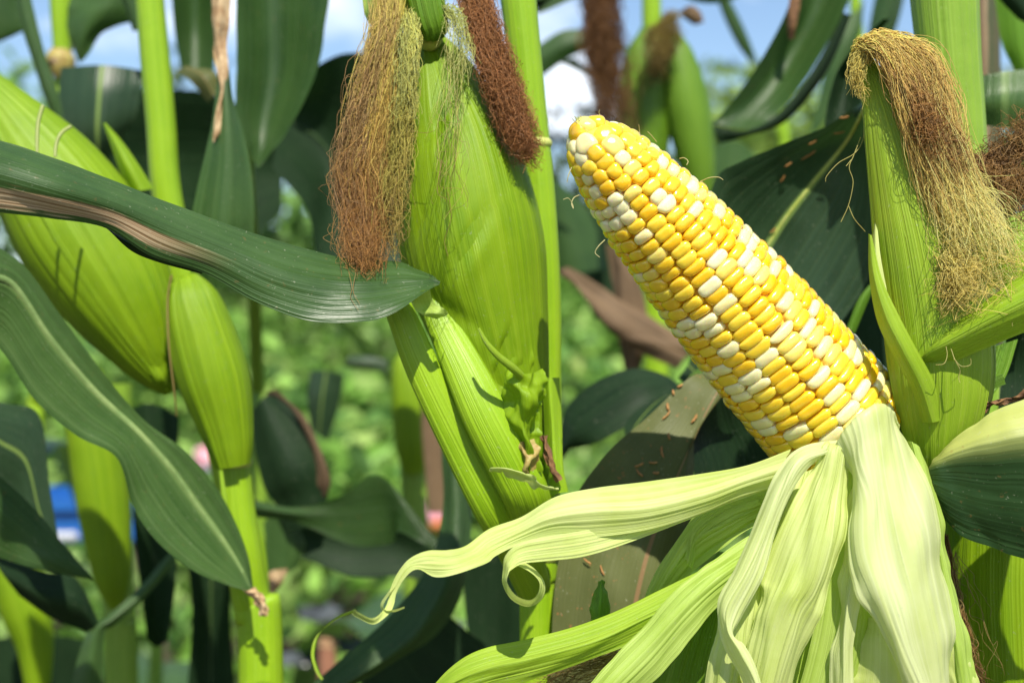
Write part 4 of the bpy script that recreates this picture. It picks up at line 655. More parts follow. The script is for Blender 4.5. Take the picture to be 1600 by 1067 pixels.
# the long blade crossing from the left
leaf([[(-160, 170, 44.5), (-160, 225, 43.5), (-160, 300, 44)], [(-70, 194, 45), (-70, 250, 44), (-70, 326, 44.5)], [(0, 217, 45.6), (2, 268, 44.6), (5, 334, 45)], [(95, 250, 46.2), (92, 295, 45.2), (80, 343, 45.6)], [(200, 291, 47), (185, 325, 46.2), (165, 357, 46.4)], [(290, 327, 47.8), (270, 360, 47), (235, 400, 47)], [(380, 360, 48.6), (355, 395, 47.8), (320, 428, 47.8)], [(460, 384, 49.4), (435, 430, 48.4), (400, 472, 48.2)],
   [(530, 400, 50.2), (510, 448, 49), (480, 500, 48.4)], [(585, 406, 50.8), (570, 450, 49.4), (555, 504, 48.6)], [(625, 410, 51.2), (620, 445, 50), (612, 490, 49)], [(655, 422, 51.2), (655, 442, 50.3), (650, 467, 49.6)], [(678, 432, 51), (676, 440, 50.6), (672, 452, 50.2)], [(688, 440, 50.8), (687, 443, 50.7), (685, 446, 50.6)]], pc, 'leaf_main', label='long dark blade with a withered tan streak', corr=(7, .22), nv=71, nu=130, rip=(10, .8), wob=.5)
leaf([[(160, 352, 47.2), (165, 356, 46.8), (170, 360, 47)], [(195, 372, 47.8), (200, 380, 47.6), (205, 392, 48)], [(250, 395, 48.4), (250, 402, 48.2), (248, 410, 48.6)], [(320, 420, 49), (318, 424, 48.8), (315, 428, 49)]], pc, 'leaf_dark')
# ================================================================ corn plants at the left
pa = plant(258, 600, 72, 'corn plant at the left with a big slanting sunlit ear and a straight yellow-green stalk')
stalk(pa, [(228, -80, 72, 22), (234, 0, 72, 22), (244, 110, 72, 23), (252, 200, 72, 23), (260, 300, 72, 23), (288, 450, 72, 24), (325, 600, 72, 24), (368, 800, 72, 24), (400, 1000, 72, 24)], 'stalk_green')
ea = ear(pa, [(270, 612, 66, 8), (256, 588, 66, 28), (232, 545, 66, 52), (190, 468, 66, 82), (130, 370, 66, 96), (72, 280, 66, 84), (14, 205, 66, 62), (-45, 135, 66, 36), (-90, 85, 66, 6)],
   [(180, 85, 0, .95, .2, .3, 'husk_green'), (85, 60, 0, .9, .5, .5, 'husk_green'), (-85, 60, 0, .95, .6, .5, 'husk_fresh'), (-45, 60, 0, .97, 1., .5, 'husk_green', dict(corr=(18, .25))), (40, 60, .02, 1, 1.5, .5, 'husk_green', dict(wrink=2.2, corr=(20, .25), dents=((.10, .2, .014, .4, -2.5, .05), (.14, -.1, .014, .4, -2.4, -.05), (.19, .2, .015, .3, -2.2, .08), (.12, .0, .012, .4, 2., .04)))), ], label='big slanting sunlit green ear')
hairs('silk', [[(67, 165, 58.6), (60, 190, 58.4), (58, 215, 58.2), (58, 240, 58)], [(110, 198, 59.2), (96, 208, 58.6), (88, 225, 58.4), (86, 245, 58.2)]], ea, .9, (.55, .62, .22))
leaf([[(160, 192, 68), (163, 192, 67.8), (166, 193, 68)], [(172, 225, 67.6), (180, 222, 67.2), (190, 220, 67.6)], [(185, 262, 67.4), (200, 260, 66.8), (215, 255, 67.4)], [(200, 300, 67.4), (220, 298, 66.8), (240, 295, 67.4)]], pa, 'husk_green', label='short pointed green bract')
leaf([[(-80, 300, 56), (-70, 330, 55), (-60, 400, 55.6)], [(-20, 370, 57), (-40, 420, 56), (-50, 520, 56.6)], [(40, 415, 58), (20, 445, 57.4), (0, 545, 57.4)], [(95, 490, 59), (80, 530, 58.4), (55, 625, 58)], [(160, 580, 60), (150, 612, 59.6), (120, 680, 58.8)], [(225, 655, 60.8), (215, 672, 60.4), (183, 715, 59.4)], [(285, 700, 61.4), (265, 728, 61), (208, 790, 60)], [(330, 750, 62), (310, 790, 61.6), (245, 845, 60.4)], [(365, 810, 62.4), (350, 845, 62), (300, 890, 61)], [(388, 870, 62.4), (378, 890, 62.2), (350, 912, 61.6)], [(396, 925, 62.2), (394, 926, 62.1), (388, 924, 62)]], pa, 'leaf_rib', rib='rib_pale', ribw=1.9, ribk=(.1, .92), label='long blade with a pale midrib sloping down to the right', rip=(5, .8), wob=.35, nu=90)
pb = plant(395, 900, 64, 'slim corn plant at the left with a narrow pale green ear above a ringed stalk')
stalk(pb, [(366, 722, 64.6, 24), (371, 790, 64.6, 27), (380, 860, 64.6, 29), (390, 925, 64.8, 29), (398, 960, 65, 32), (408, 1067, 65, 35)], 'stalk_green', [(366, 722, 64.6, 25)])
eb = ear(pb, [(366, 728, 64, 23), (358, 680, 64, 36), (338, 600, 64, 51), (315, 525, 64, 50), (300, 470, 64, 40), (292, 440, 64, 22), (288, 430, 64, 5)], [(180, 80, 0, .95, .2, .4, 'husk_green'), (60, 70, 0, .97, .5, .5, 'husk_green', dict(corr=(14, .25))), (-45, 58, 0, 1, 1.1, .4, 'husk_green', dict(corr=(14, .3), wrink=1.))], label='narrow pale green ear')
hairs('dry_edge', [[(268, 430, 63), (262, 470, 63), (264, 540, 62.6), (272, 610, 62.6), (276, 650, 63)]], eb, .5, (.4, .3, .1))
leaf([[(380, 918, 62), (388, 922, 61.8), (396, 918, 62)], [(398, 935, 62), (405, 938, 61.8), (410, 930, 62)], [(408, 960, 62.2), (414, 962, 62), (418, 955, 62.2)]], pb, 'dry_tan', name='dry_husk', wob=1)
tube('leaf_base', [(345, 735, 62.8, 3), (352, 790, 62.6, 5), (358, 850, 62.4, 4), (362, 900, 62.6, 3)], pb, 'stalk_green', na=10)
pg = plant(380, 300, 76, 'corn plant behind the long blade with broad dark hanging leaves')
stalk(pg, [(392, -60, 80, 10), (386, 60, 80, 10), (378, 160, 80, 10), (392, 350, 92, 10), (402, 600, 104, 11), (404, 700, 104, 12)], 'stalk_dull')
leaf([[(344, 60, 68), (347, 62, 67.8), (350, 64, 68)], [(338, 150, 67.6), (352, 150, 67), (366, 150, 67.6)], [(322, 240, 67.4), (355, 240, 66.6), (388, 235, 67.4)], [(303, 330, 67.2), (350, 332, 66.4), (398, 325, 67.2)], [(296, 400, 67.4), (345, 405, 66.6), (396, 400, 67.4)], [(300, 450, 67.6), (345, 450, 67), (390, 450, 67.6)]], pg, 'leaf_mid', label='upright blade with a tan margin', rip=(4, 1.2))
leaf([[(332, -40, 67.8), (344, -40, 67.4), (362, -40, 67.8)], [(330, 30, 67.8), (342, 30, 67.3), (358, 32, 67.7)], [(334, 70, 67.8), (342, 72, 67.4), (352, 72, 67.8)], [(346, 140, 67.2), (349, 140, 67), (352, 140, 67.2)], [(334, 200, 67), (337, 200, 66.8), (341, 200, 67)], [(332, 222, 67), (334, 222, 66.9), (336, 222, 67)]], pg, 'dry_tan', name='dry_husk', wob=1., rip=(6, 1.5))
leaf([[(366, -60, 74), (430, -60, 76), (520, -60, 74)], [(372, 30, 74), (430, 30, 76), (508, 30, 74)], [(372, 110, 74), (430, 110, 76), (494, 100, 74)], [(374, 190, 74), (415, 190, 75.6), (466, 170, 74)], [(386, 235, 74), (410, 232, 75), (432, 222, 74)], [(400, 262, 74), (404, 262, 74), (408, 258, 74)]], pg, 'leaf_green', rib=None, label='broad hanging blade beside the sky gap', rip=(4, 2))
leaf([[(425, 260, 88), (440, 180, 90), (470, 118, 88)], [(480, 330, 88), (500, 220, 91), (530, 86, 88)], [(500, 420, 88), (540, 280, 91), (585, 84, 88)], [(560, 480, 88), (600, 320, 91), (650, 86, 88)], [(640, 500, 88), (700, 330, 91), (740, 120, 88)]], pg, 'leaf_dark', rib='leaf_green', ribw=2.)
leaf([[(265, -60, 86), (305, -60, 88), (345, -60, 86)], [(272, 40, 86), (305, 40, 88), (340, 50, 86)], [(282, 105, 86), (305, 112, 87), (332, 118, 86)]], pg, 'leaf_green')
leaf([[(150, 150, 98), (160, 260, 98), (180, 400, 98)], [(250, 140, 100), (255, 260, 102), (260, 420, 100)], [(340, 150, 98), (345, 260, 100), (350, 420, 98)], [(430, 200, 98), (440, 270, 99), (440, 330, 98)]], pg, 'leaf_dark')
leaf([[(275, 110, 80), (290, 104, 79.6), (300, 106, 80)], [(300, 130, 79), (315, 118, 78.6), (335, 112, 79)], [(325, 160, 79), (335, 150, 78.6), (345, 145, 79)]], pg, 'leaf_grey')
pi_ = plant(95, 300, 92, 'corn plant behind the slanting ear with a tan ringed stalk against the sky')
st_ = stalk(pi_, [(95, -80, 92, 17), (95, 0, 92, 17), (97, 80, 92, 14), (100, 200, 92, 14), (104, 400, 92, 15), (60, 620, 98, 13), (56, 720, 98, 13)], 'stalk_green')
tube('node', [(96, 78, 91.5, 15), (95, 92, 91.5, 22), (97, 108, 91.5, 20), (99, 122, 91.5, 13)], st_, 'node_tan')
leaf([[(78, 110, 90), (85, 100, 89.6), (95, 98, 90)], [(72, 100, 89.6), (78, 92, 89.3), (86, 88, 89.6)]], st_, 'dry_tan', name='bud')
leaf([[(96, 106, 86), (160, 102, 85), (224, 110, 86)], [(92, 150, 85.6), (155, 150, 84.4), (220, 150, 85.6)], [(95, 200, 85.6), (152, 205, 84.4), (212, 185, 85.6)], [(120, 245, 86), (155, 245, 85.2), (190, 220, 86)], [(152, 268, 86.4), (160, 268, 86.2), (172, 256, 86.4)]], pi_, 'leaf_blue', label='bluish drooping blade under the sky gap', rip=(3, 1.5))
leaf([[(12, -60, 82), (24, -60, 81.6), (36, -60, 82)], [(30, 30, 82), (42, 26, 81.6), (54, 20, 82)], [(52, 100, 82), (62, 96, 81.6), (72, 90, 82)], [(72, 160, 82), (82, 156, 81.6), (92, 150, 82)], [(98, 215, 82), (100, 214, 82), (104, 212, 82)]], pi_, 'leaf_mid')
leaf([[(-40, -60, 95), (0, -60, 94), (60, -60, 95)], [(-40, 0, 95), (-5, 0, 94), (44, 0, 95)], [(-40, 60, 95), (0, 58, 94.4), (45, 42, 95)], [(-40, 75, 95), (-10, 70, 95), (20, 56, 95)]], pi_, 'leaf_green')
leaf([[(118, -60, 88), (160, -60, 87), (240, -60, 88)], [(112, 0, 88), (165, -2, 87), (216, 6, 88)], [(106, 40, 88), (150, 22, 87), (205, 38, 88)], [(112, 75, 88), (132, 60, 87.4), (160, 48, 88)], [(122, 102, 88), (128, 96, 88), (136, 90, 88)]], pi_, 'leaf_mid', rip=(4, 2.5))
leaf([[(168, -60, 84), (180, -60, 83.6), (192, -60, 84)], [(190, 0, 84), (200, -2, 83.6), (212, -4, 84)], [(208, 50, 84), (215, 48, 83.8), (224, 46, 84)]], pi_, 'leaf_green')
leaf([[(-60, 60, 80), (-60, 80, 79), (-60, 130, 80)], [(-10, 105, 80), (-14, 120, 79.4), (-20, 170, 80)], [(40, 152, 80), (36, 160, 79.6), (30, 185, 80)], [(70, 190, 80), (68, 194, 80), (64, 200, 80)]], pi_, 'leaf_bright')
leaf([[(120, -60, 96), (125, -60, 96), (130, -60, 96)], [(122, 10, 96), (128, 12, 95.8), (134, 14, 96)], [(108, 60, 95), (113, 64, 94.8), (120, 66, 95)], [(98, 85, 94), (102, 88, 94), (106, 90, 94)]], pi_, 'dry_tan', name='dry_husk')
# lower left
pf = plant(180, 1000, 86, 'corn plant at the lower left with a drooping ear half in shade')
stalk(pf, [(186, 600, 88, 20), (184, 800, 88, 21), (186, 960, 87, 24), (190, 1067, 87, 25)], 'stalk_dull')
ear(pf, [(182, 950, 85, 8), (176, 900, 85, 26), (164, 800, 85, 38), (152, 710, 85, 40), (140, 640, 85, 37), (130, 580, 85, 26)], [(180, 80, 0, 1, .2, .4, 'husk_green'), (70, 70, 0, 1, .4, .3, 'husk_green'), (-30, 70, 0, 1, .8, .3, 'husk_green')], label='drooping ear half in shade')
leaf([[(-60, 620, 68), (-40, 660, 67), (-30, 720, 68)], [(10, 630, 69), (0, 690, 68), (-20, 760, 68)], [(62, 650, 70), (40, 720, 69), (20, 790, 69)], [(78, 760, 70), (62, 800, 69.4), (44, 840, 69.4)], [(95, 862, 70), (88, 866, 69.8), (80, 868, 70)]], pf, 'leaf_blue', label='bluish blade at the left edge')
leaf([[(-60, 700, 64), (-50, 770, 63), (-50, 850, 63.6)], [(0, 745, 64.6), (-5, 800, 63.8), (-10, 868, 64)], [(50, 790, 65.2), (40, 836, 64.6), (35, 882, 64.6)], [(100, 850, 65.6), (95, 872, 65.2), (90, 896, 65.2)], [(148, 907, 66), (146, 906, 66), (142, 905, 66)]], pf, 'leaf_green', label='green blade pointing right at the left edge', wob=.5)
leaf([[(-20, 850, 72), (0, 890, 71), (30, 930, 72)], [(60, 890, 73), (70, 930, 72), (80, 965, 73)], [(120, 905, 74), (125, 945, 73), (130, 985, 74)], [(160, 985, 74), (158, 990, 74), (154, 994, 74)]], pf, 'leaf_dark')
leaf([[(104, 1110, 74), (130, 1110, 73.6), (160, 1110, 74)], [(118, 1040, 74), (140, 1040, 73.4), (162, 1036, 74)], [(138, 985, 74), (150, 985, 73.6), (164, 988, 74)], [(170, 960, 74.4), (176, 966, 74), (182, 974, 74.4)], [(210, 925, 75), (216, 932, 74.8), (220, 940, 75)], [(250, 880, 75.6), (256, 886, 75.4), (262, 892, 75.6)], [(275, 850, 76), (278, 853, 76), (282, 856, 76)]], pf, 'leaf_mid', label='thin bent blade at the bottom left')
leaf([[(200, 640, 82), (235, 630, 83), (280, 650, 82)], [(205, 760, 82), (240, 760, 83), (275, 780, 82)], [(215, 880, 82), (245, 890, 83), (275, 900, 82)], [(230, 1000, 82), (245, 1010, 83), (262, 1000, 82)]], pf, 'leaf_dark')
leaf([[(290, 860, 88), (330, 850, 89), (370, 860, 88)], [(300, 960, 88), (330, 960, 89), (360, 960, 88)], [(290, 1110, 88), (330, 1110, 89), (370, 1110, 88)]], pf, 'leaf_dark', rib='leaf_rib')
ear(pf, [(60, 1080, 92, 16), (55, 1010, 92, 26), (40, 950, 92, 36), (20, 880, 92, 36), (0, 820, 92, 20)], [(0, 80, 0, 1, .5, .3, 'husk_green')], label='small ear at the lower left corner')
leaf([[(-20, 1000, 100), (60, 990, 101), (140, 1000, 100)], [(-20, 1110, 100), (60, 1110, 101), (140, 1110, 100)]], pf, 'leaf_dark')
# ================================================================ plants in the middle ground
pn = plant(640, 900, 108, 'out-of-focus corn plant left of the centre sheaths with withered brown leaf edges')
stalk(pn, [(632, 560, 108, 16), (640, 640, 108, 20), (645, 740, 108, 20), (650, 860, 108, 20), (652, 1000, 108, 21)], 'stalk_dull')
ear(pn, [(646, 740, 107, 14), (644, 690, 107, 26), (640, 620, 107, 28), (634, 570, 107, 20), (630, 545, 107, 5)], [(0, 80, 0, 1, .5, .3, 'husk_green')])
leaf([[(392, 645, 84), (408, 625, 83), (425, 610, 84)], [(398, 700, 83.4), (430, 680, 82.4), (468, 655, 83.4)], [(412, 760, 83), (455, 740, 82), (500, 710, 83)], [(432, 790, 83), (470, 780, 82.4), (512, 762, 83)], [(450, 830, 83), (475, 825, 82.6), (505, 815, 83)]], pn, 'leaf_dark', label='dark curled blade')
leaf([[(418, 612, 83.4), (424, 610, 83), (430, 610, 83)], [(450, 640, 83), (460, 640, 82.6), (472, 645, 82.6)], [(482, 700, 82.8), (492, 698, 82.4), (500, 700, 82.4)], [(496, 750, 82.8), (506, 748, 82.4), (516, 750, 82.4)], [(500, 775, 83), (505, 775, 82.8), (510, 775, 82.8)]], pn, 'leaf_dead', rip=(5, 2), label='withered brown leaf margin')
leaf([[(484, 580, 112), (510, 578, 111), (538, 586, 112)], [(480, 625, 112), (503, 625, 111), (528, 640, 112)], [(486, 670, 112), (498, 680, 111.6), (512, 690, 112)]], pn, 'leaf_blue')
leaf([[(535, 572, 114), (540, 565, 113.6), (545, 556, 114)], [(570, 578, 114), (572, 568, 113.6), (575, 556, 114)], [(604, 582, 114), (605, 574, 114), (606, 562, 114)]], pn, 'leaf_blue')
leaf([[(380, 780, 80), (385, 790, 79.6), (390, 806, 80)], [(460, 795, 79), (465, 803, 78.6), (470, 815, 79)], [(530, 775, 78.4), (540, 800, 78.6), (550, 850, 79)], [(586, 744, 78), (600, 790, 78.6), (610, 850, 79)], [(630, 780, 77.6), (630, 800, 77.6), (620, 830, 78)], [(668, 825, 77.2), (660, 832, 77.2), (650, 842, 77.4)], [(698, 850, 77), (690, 856, 77), (680, 862, 77)]], pn, 'leaf_green', label='low arching blade', rip=(4, 1.5))
leaf([[(440, 800, 84), (450, 830, 84), (470, 870, 84)], [(520, 805, 84), (530, 850, 84.6), (550, 900, 84)], [(600, 810, 84), (610, 850, 84.6), (620, 900, 84)], [(680, 860, 84), (685, 880, 84), (690, 910, 84)]], pn, 'leaf_dark')
leaf([[(412, 815, 84), (440, 800, 83.6), (460, 815, 84)], [(416, 860, 84), (445, 855, 83.6), (478, 850, 84)], [(418, 900, 84), (440, 900, 83.6), (465, 885, 84)]], pn, 'leaf_mid')
leaf([[(416, 895, 83.6), (430, 890, 83.2), (450, 888, 83.6)], [(412, 925, 83.6), (425, 922, 83.2), (440, 912, 83.6)], [(408, 945, 83.8), (412, 945, 83.8), (418, 940, 83.8)]], pn, 'dry_tan', name='dry_husk')
leaf([[(690, 700, 72), (715, 690, 71.4), (738, 720, 72)], [(692, 800, 71), (715, 800, 70.2), (736, 810, 71)], [(670, 880, 70), (702, 890, 69), (728, 905, 70)], [(610, 960, 69), (650, 985, 68), (690, 985, 69)], [(540, 1025, 68), (575, 1045, 67), (610, 1040, 68)], [(470, 1085, 67), (490, 1095, 66.4), (510, 1095, 67)]], pn, 'leaf_green', label='grey-green blade curving down to the bottom edge', wob=.6)
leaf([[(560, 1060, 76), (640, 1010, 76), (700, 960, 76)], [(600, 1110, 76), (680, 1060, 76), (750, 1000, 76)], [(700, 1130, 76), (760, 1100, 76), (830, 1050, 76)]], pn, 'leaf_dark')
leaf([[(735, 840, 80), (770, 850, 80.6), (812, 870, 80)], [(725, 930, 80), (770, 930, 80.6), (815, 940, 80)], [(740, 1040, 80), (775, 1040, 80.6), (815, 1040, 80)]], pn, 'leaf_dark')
leaf([[(655, 560, 100), (680, 600, 100.6), (700, 560, 100)], [(660, 680, 100), (690, 690, 100.6), (720, 700, 100)], [(670, 800, 100), (700, 800, 100.6), (735, 800, 100)]], pn, 'leaf_dead')
# behind the peeled ear
pm = plant(1015, 300, 104, 'out-of-focus corn plant above the cob tip with dark brown silk')
stalk(pm, [(1020, -80, 106, 14), (1018, 0, 106, 15), (1020, 80, 106, 16), (1025, 300, 106, 18), (1025, 600, 106, 20)], 'stalk_green')
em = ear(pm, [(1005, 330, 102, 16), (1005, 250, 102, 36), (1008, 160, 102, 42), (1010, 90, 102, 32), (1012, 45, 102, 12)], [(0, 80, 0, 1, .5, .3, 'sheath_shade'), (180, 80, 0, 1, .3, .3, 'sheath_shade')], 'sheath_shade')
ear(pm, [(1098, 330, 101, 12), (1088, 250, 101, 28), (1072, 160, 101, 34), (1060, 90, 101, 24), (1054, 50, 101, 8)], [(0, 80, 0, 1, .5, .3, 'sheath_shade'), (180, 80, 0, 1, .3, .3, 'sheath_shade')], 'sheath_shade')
strands('silk', [[(932, -60, 98, 30), (940, 20, 98, 30), (940, 70, 98, 30), (948, 130, 98, 26), (960, 200, 98, 24)]], em, 420, .3, 51, 4, [(.16, .07, .022), (.2, .095, .032), (.22, .11, .04)], freq=8)
strands('silk', [[(1050, 30, 99, 16), (1035, 60, 98, 30), (1030, 90, 98, 30), (1030, 110, 98, 24)]], em, 200, .25, 52, 4, [(.3, .22, .05), (.24, .17, .04)], freq=6)
leaf([[(835, 75, 112), (838, 95, 111.6), (840, 125, 112)], [(880, 48, 112), (884, 70, 111.4), (888, 92, 112)], [(925, 50, 112), (928, 62, 111.6), (930, 76, 112)], [(985, 75, 112), (985, 78, 112), (985, 82, 112)]], pm, 'leaf_green')
leaf([[(830, -60, 95), (850, -30, 95), (870, -10, 95)], [(836, 0, 95), (838, 10, 95), (840, 22, 95)], [(900, -30, 95), (905, -20, 95), (910, -8, 95)]], pm, 'leaf_green')
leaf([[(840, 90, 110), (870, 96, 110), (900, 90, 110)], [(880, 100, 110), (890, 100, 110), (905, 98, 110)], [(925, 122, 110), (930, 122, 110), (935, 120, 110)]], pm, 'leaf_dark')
leaf([[(1020, -30, 100), (1040, -20, 100), (1060, -8, 100)], [(1080, -30, 100), (1085, -14, 99.6), (1090, 4, 100)], [(1130, -30, 100), (1130, -16, 99.6), (1132, 4, 100)], [(1190, -40, 100), (1190, -30, 100), (1190, -20, 100)]], pm, 'leaf_green')
leaf([[(1118, -10, 120), (1124, -14, 119.6), (1130, -18, 120)], [(1132, 30, 120), (1142, 26, 119.6), (1152, 22, 120)], [(1155, 75, 120), (1164, 70, 119.6), (1172, 66, 120)], [(1180, 105, 120), (1182, 104, 120), (1184, 102, 120)]], pm, 'leaf_green')
leaf([[(1060, 20, 104), (1075, 10, 103.6), (1085, 10, 104)], [(1070, 30, 104), (1082, 26, 103.6), (1095, 20, 104)], [(1085, 40, 104), (1092, 38, 104), (1100, 36, 104)]], pm, 'leaf_dead')
leaf([[(866, 420, 96), (874, 424, 95.6), (884, 418, 96)], [(910, 455, 96), (915, 462, 95.4), (930, 445, 96)], [(940, 500, 96), (955, 505, 95), (985, 478, 96)], [(985, 540, 96), (1000, 530, 95.2), (1030, 505, 96)], [(1060, 575, 96), (1070, 560, 95.6), (1085, 545, 96)]], pm, 'leaf_dead', label='brown dead blade left of the peeled ear', wob=2.5)
leaf([[(945, 380, 98), (965, 385, 97.6), (990, 380, 98)], [(955, 450, 98), (975, 455, 97.4), (1000, 450, 98)], [(965, 520, 98), (985, 520, 97.6), (1010, 515, 98)], [(980, 600, 98), (988, 600, 98), (996, 600, 98)]], pm, 'leaf_dead', wob=3)
leaf([[(845, 280, 120), (860, 270, 119), (880, 290, 120)], [(845, 340, 120), (880, 350, 119), (925, 340, 120)], [(855, 420, 120), (900, 425, 119), (950, 420, 120)]], pm, 'leaf_green')
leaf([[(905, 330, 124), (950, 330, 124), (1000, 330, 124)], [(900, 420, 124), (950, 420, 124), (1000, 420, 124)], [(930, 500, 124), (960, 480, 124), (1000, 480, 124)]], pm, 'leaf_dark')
pk = plant(1060, 700, 74, 'low corn leaves arching between the centre stalk and the grey-brown blade')
leaf([[(874, 712, 74), (876, 708, 73.6), (880, 704, 74)], [(882, 645, 74), (905, 670, 72.6), (930, 692, 72)], [(925, 600, 74), (950, 638, 72.4), (975, 668, 71.6)], [(985, 576, 74), (1000, 608, 72.6), (1020, 640, 72)], [(1035, 584, 74), (1042, 600, 73.4), (1050, 614, 73)], [(1068, 606, 74), (1068, 607, 74), (1068, 609, 74)]], pk, 'leaf_dark', label='small dark arched blade right of the centre stalk')
leaf([[(878, 700, 74.4), (870, 720, 74), (866, 735, 74.4)], [(880, 650, 74.6), (890, 668, 74.2), (898, 690, 74.4)], [(905, 615, 74.6), (915, 625, 74.4), (925, 640, 74.6)], [(950, 590, 74.6), (955, 595, 74.6), (960, 602, 74.6)]], pk, 'leaf_blue')
leaf([[(978, 690, 66), (985, 680, 66), (1000, 700, 66)], [(978, 660, 66), (1000, 655, 66), (1030, 660, 66)], [(1010, 630, 66), (1030, 625, 66), (1060, 620, 66)], [(1070, 605, 66), (1072, 604, 66), (1076, 604, 66)]], pk, 'leaf_blue')
leaf([[(1070, 600, 70), (1085, 580, 70), (1110, 560, 70)], [(1060, 590, 70), (1075, 570, 70), (1090, 540, 70)]], pk, 'leaf_blue')
stalk(pk, [(1110, 640, 76, 14), (1108, 760, 76, 16)], 'stalk_dull')
pd = plant(1300, 300, 86, 'corn plant with a drooping dark folded leaf left of the blond silk')
leaf([[(1255, -70, 80), (1295, -60, 82), (1350, -60, 80)], [(1232, 10, 80), (1270, 20, 82), (1318, 20, 80)], [(1200, 75, 80), (1235, 85, 82), (1280, 90, 80)], [(1165, 130, 80), (1200, 140, 81.4), (1245, 142, 80)], [(1130, 175, 80), (1165, 180, 80.6), (1210, 182, 80)], [(1112, 192, 80), (1145, 200, 80), (1185, 202, 79.6)]], pd, 'leaf_green', label='drooping dark folded leaf')
leaf([[(1318, 20, 80.2), (1322, 22, 80), (1330, 24, 80.4)], [(1280, 92, 80), (1288, 96, 79.8), (1300, 98, 80.4)], [(1245, 145, 79.8), (1252, 150, 79.6), (1264, 152, 80.4)], [(1205, 186, 79.6), (1210, 192, 79.4), (1222, 194, 80)], [(1160, 205, 79.6), (1160, 210, 79.6), (1165, 214, 80)], [(1112, 195, 79.8), (1118, 210, 79.8), (1124, 225, 80)]], pd, 'leaf_dark')
leaf([[(1238, -30, 79.6), (1246, -30, 79.4), (1256, -30, 79.6)], [(1230, 30, 79.6), (1238, 30, 79.3), (1246, 30, 79.4)], [(1232, 62, 79.9), (1236, 62, 79.8), (1240, 62, 79.8)]], pd, 'dry_brown', name='dry_husk')
stalk(pd, [(1334, -60, 118, 8), (1337, 20, 118, 9), (1340, 70, 118, 10), (1345, 300, 118, 12)], 'stalk_green')
stalk(pd, [(1218, 170, 130, 9), (1222, 210, 130, 10), (1226, 300, 130, 10)], 'stalk_green')
leaf([[(1350, 0, 116), (1335, 20, 116), (1318, 30, 116)], [(1345, 50, 116), (1320, 70, 115.4), (1296, 80, 116)], [(1325, 100, 116), (1300, 130, 115.4), (1280, 150, 116)], [(1300, 180, 116), (1280, 200, 115.6), (1262, 215, 116)]], pd, 'leaf_mid')
leaf([[(1375, -40, 112), (1400, -40, 111), (1420, -40, 112)], [(1362, 20, 112), (1385, 20, 111), (1405, 30, 112)], [(1355, 60, 112), (1370, 60, 111), (1390, 70, 112)]], pd, 'leaf_green')
leaf([[(1110, 230, 130), (1150, 220, 129), (1180, 240, 130)], [(1100, 290, 130), (1150, 285, 129), (1200, 290, 130)], [(1120, 350, 130), (1150, 350, 129), (1200, 350, 130)]], pd, 'leaf_mid')
pw = plant(1570, 100, 80, 'corn plant at the upper right edge with a shaded brown stalk')
stalk(pw, [(1542, -60, 84, 17), (1544, 60, 84, 18), (1546, 200, 84, 18), (1550, 600, 84, 18)], 'leaf_wither')
leaf([[(1545, -60, 76), (1580, -70, 75.4), (1640, -60, 76)], [(1556, 10, 76), (1590, 0, 75.4), (1640, 0, 76)], [(1566, 70, 76), (1596, 70, 75.4), (1640, 60, 76)], [(1590, 120, 76), (1610, 120, 75.6), (1640, 110, 76)]], pw, 'leaf_bright')
leaf([[(1540, -60, 72), (1570, -50, 71.4), (1620, -60, 72)], [(1555, -10, 72), (1590, 0, 71.4), (1640, 10, 72)], [(1590, 30, 72), (1610, 40, 71.8), (1640, 50, 72)]], pw, 'leaf_dark')

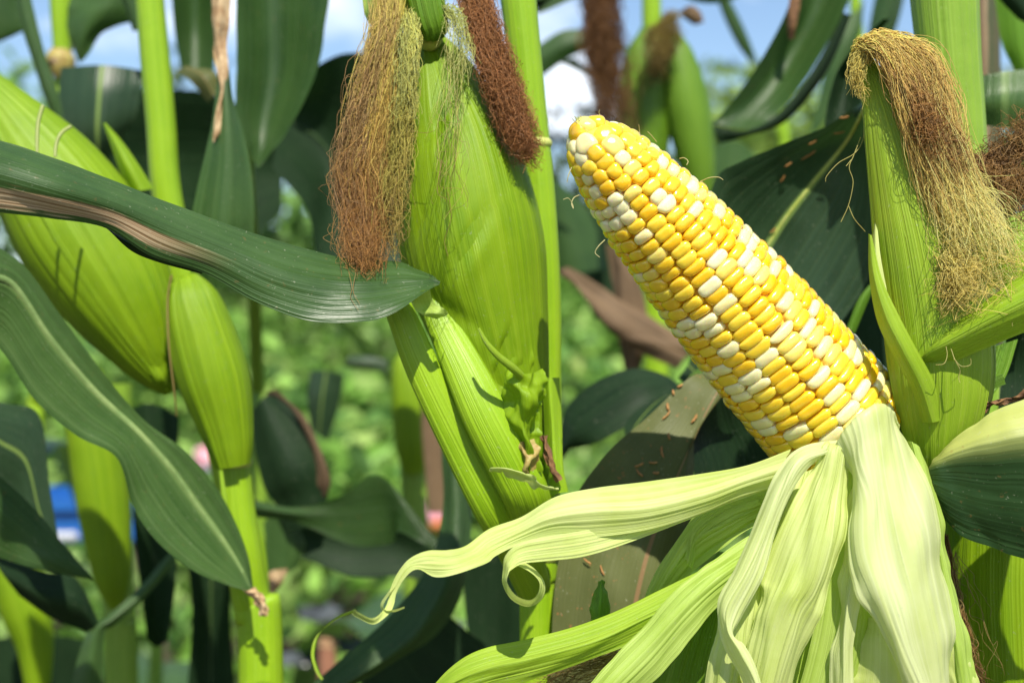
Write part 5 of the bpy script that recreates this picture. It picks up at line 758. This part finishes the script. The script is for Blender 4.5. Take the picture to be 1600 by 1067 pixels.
# ---------------------------------------------------------------- plants of the next rows, filling in behind
def rowplant(xp, d, seed, label, hgt=1.5, turn=0., nl=8, mats=('leaf_green', 'leaf_dark', 'leaf_mid', 'leaf_dark'), z0=.25):
    R = np.random.default_rng(seed); q = P(xp, 533, d); t_ = thing('corn_plant', (q[0], q[1], 0), label, 'corn plant', 'corn plants'); bx, by = q[0], q[1]
    th = np.linspace(0, 6.283, 13); zz = np.linspace(-.02, hgt, 40); ra = np.interp(zz, [0, hgt], [.014, .006])*(1+.10*(np.abs((zz/.17) % 1-.5) > .44))
    g = np.stack([bx+.02*np.sin(zz*2+seed)[:, None]+ra[:, None]*np.cos(th), by+ra[:, None]*np.sin(th), np.repeat(zz[:, None], 13, 1)], -1)
    gridobj('stalk', g, t_, 'stalk_dull')
    for k in range(nl):
        a_ = turn+(k % 2)*math.pi+R.normal()*.35; z = z0+(hgt-z0-.1)*k/nl; ln = .55+.25*R.random(); w_ = .036+.012*R.random(); nu, nv = 30, 9
        u = np.linspace(0, 1, nu); up = 1.15-.5*R.random(); out = ln*(u*.9); hz = z+ln*(up*u*.55-(.55+.5*R.random())*u**2.4)
        dr = np.array([math.cos(a_), math.sin(a_)]); sd = np.array([-dr[1], dr[0]]); wd = w_*np.clip(np.sin(np.clip(u*.92+.10, 0, 1)*math.pi)**.6, .02, 1)*(1-u**6)+.001
        v = np.linspace(-1, 1, nv); tw = R.normal()*.9*u
        off = wd[:, None]*v[None]; fold = .25*np.abs(off)+.004*vnoise(u*9+seed, k)[:, None]*np.abs(v)[None]
        X = bx+dr[0]*out[:, None]+sd[0]*off*np.cos(tw)[:, None]; Y = by+dr[1]*out[:, None]+sd[1]*off*np.cos(tw)[:, None]; Z = hz[:, None]+off*np.sin(tw)[:, None]+fold
        gridobj('leaf', np.stack([X, Y, Z], -1), t_, mats[k % len(mats)])
rowplant(-60, 125, 3, 'corn plant of the next row at the far left behind the bluish blade', turn=1.75, hgt=1.2)
rowplant(250, 135, 5, 'corn plant of the next row behind the straight yellow-green stalk', turn=2.2, hgt=.6)
rowplant(735, 140, 8, 'corn plant of the next row hidden behind the centre sheaths', turn=1.5, hgt=.6)
rowplant(1200, 150, 13, 'corn plant of the next row behind the broad dark bluish leaf', turn=1.4, hgt=.5)
rowplant(1480, 130, 17, 'corn plant of the next row behind the thick right stalk', turn=1.5, hgt=.75)
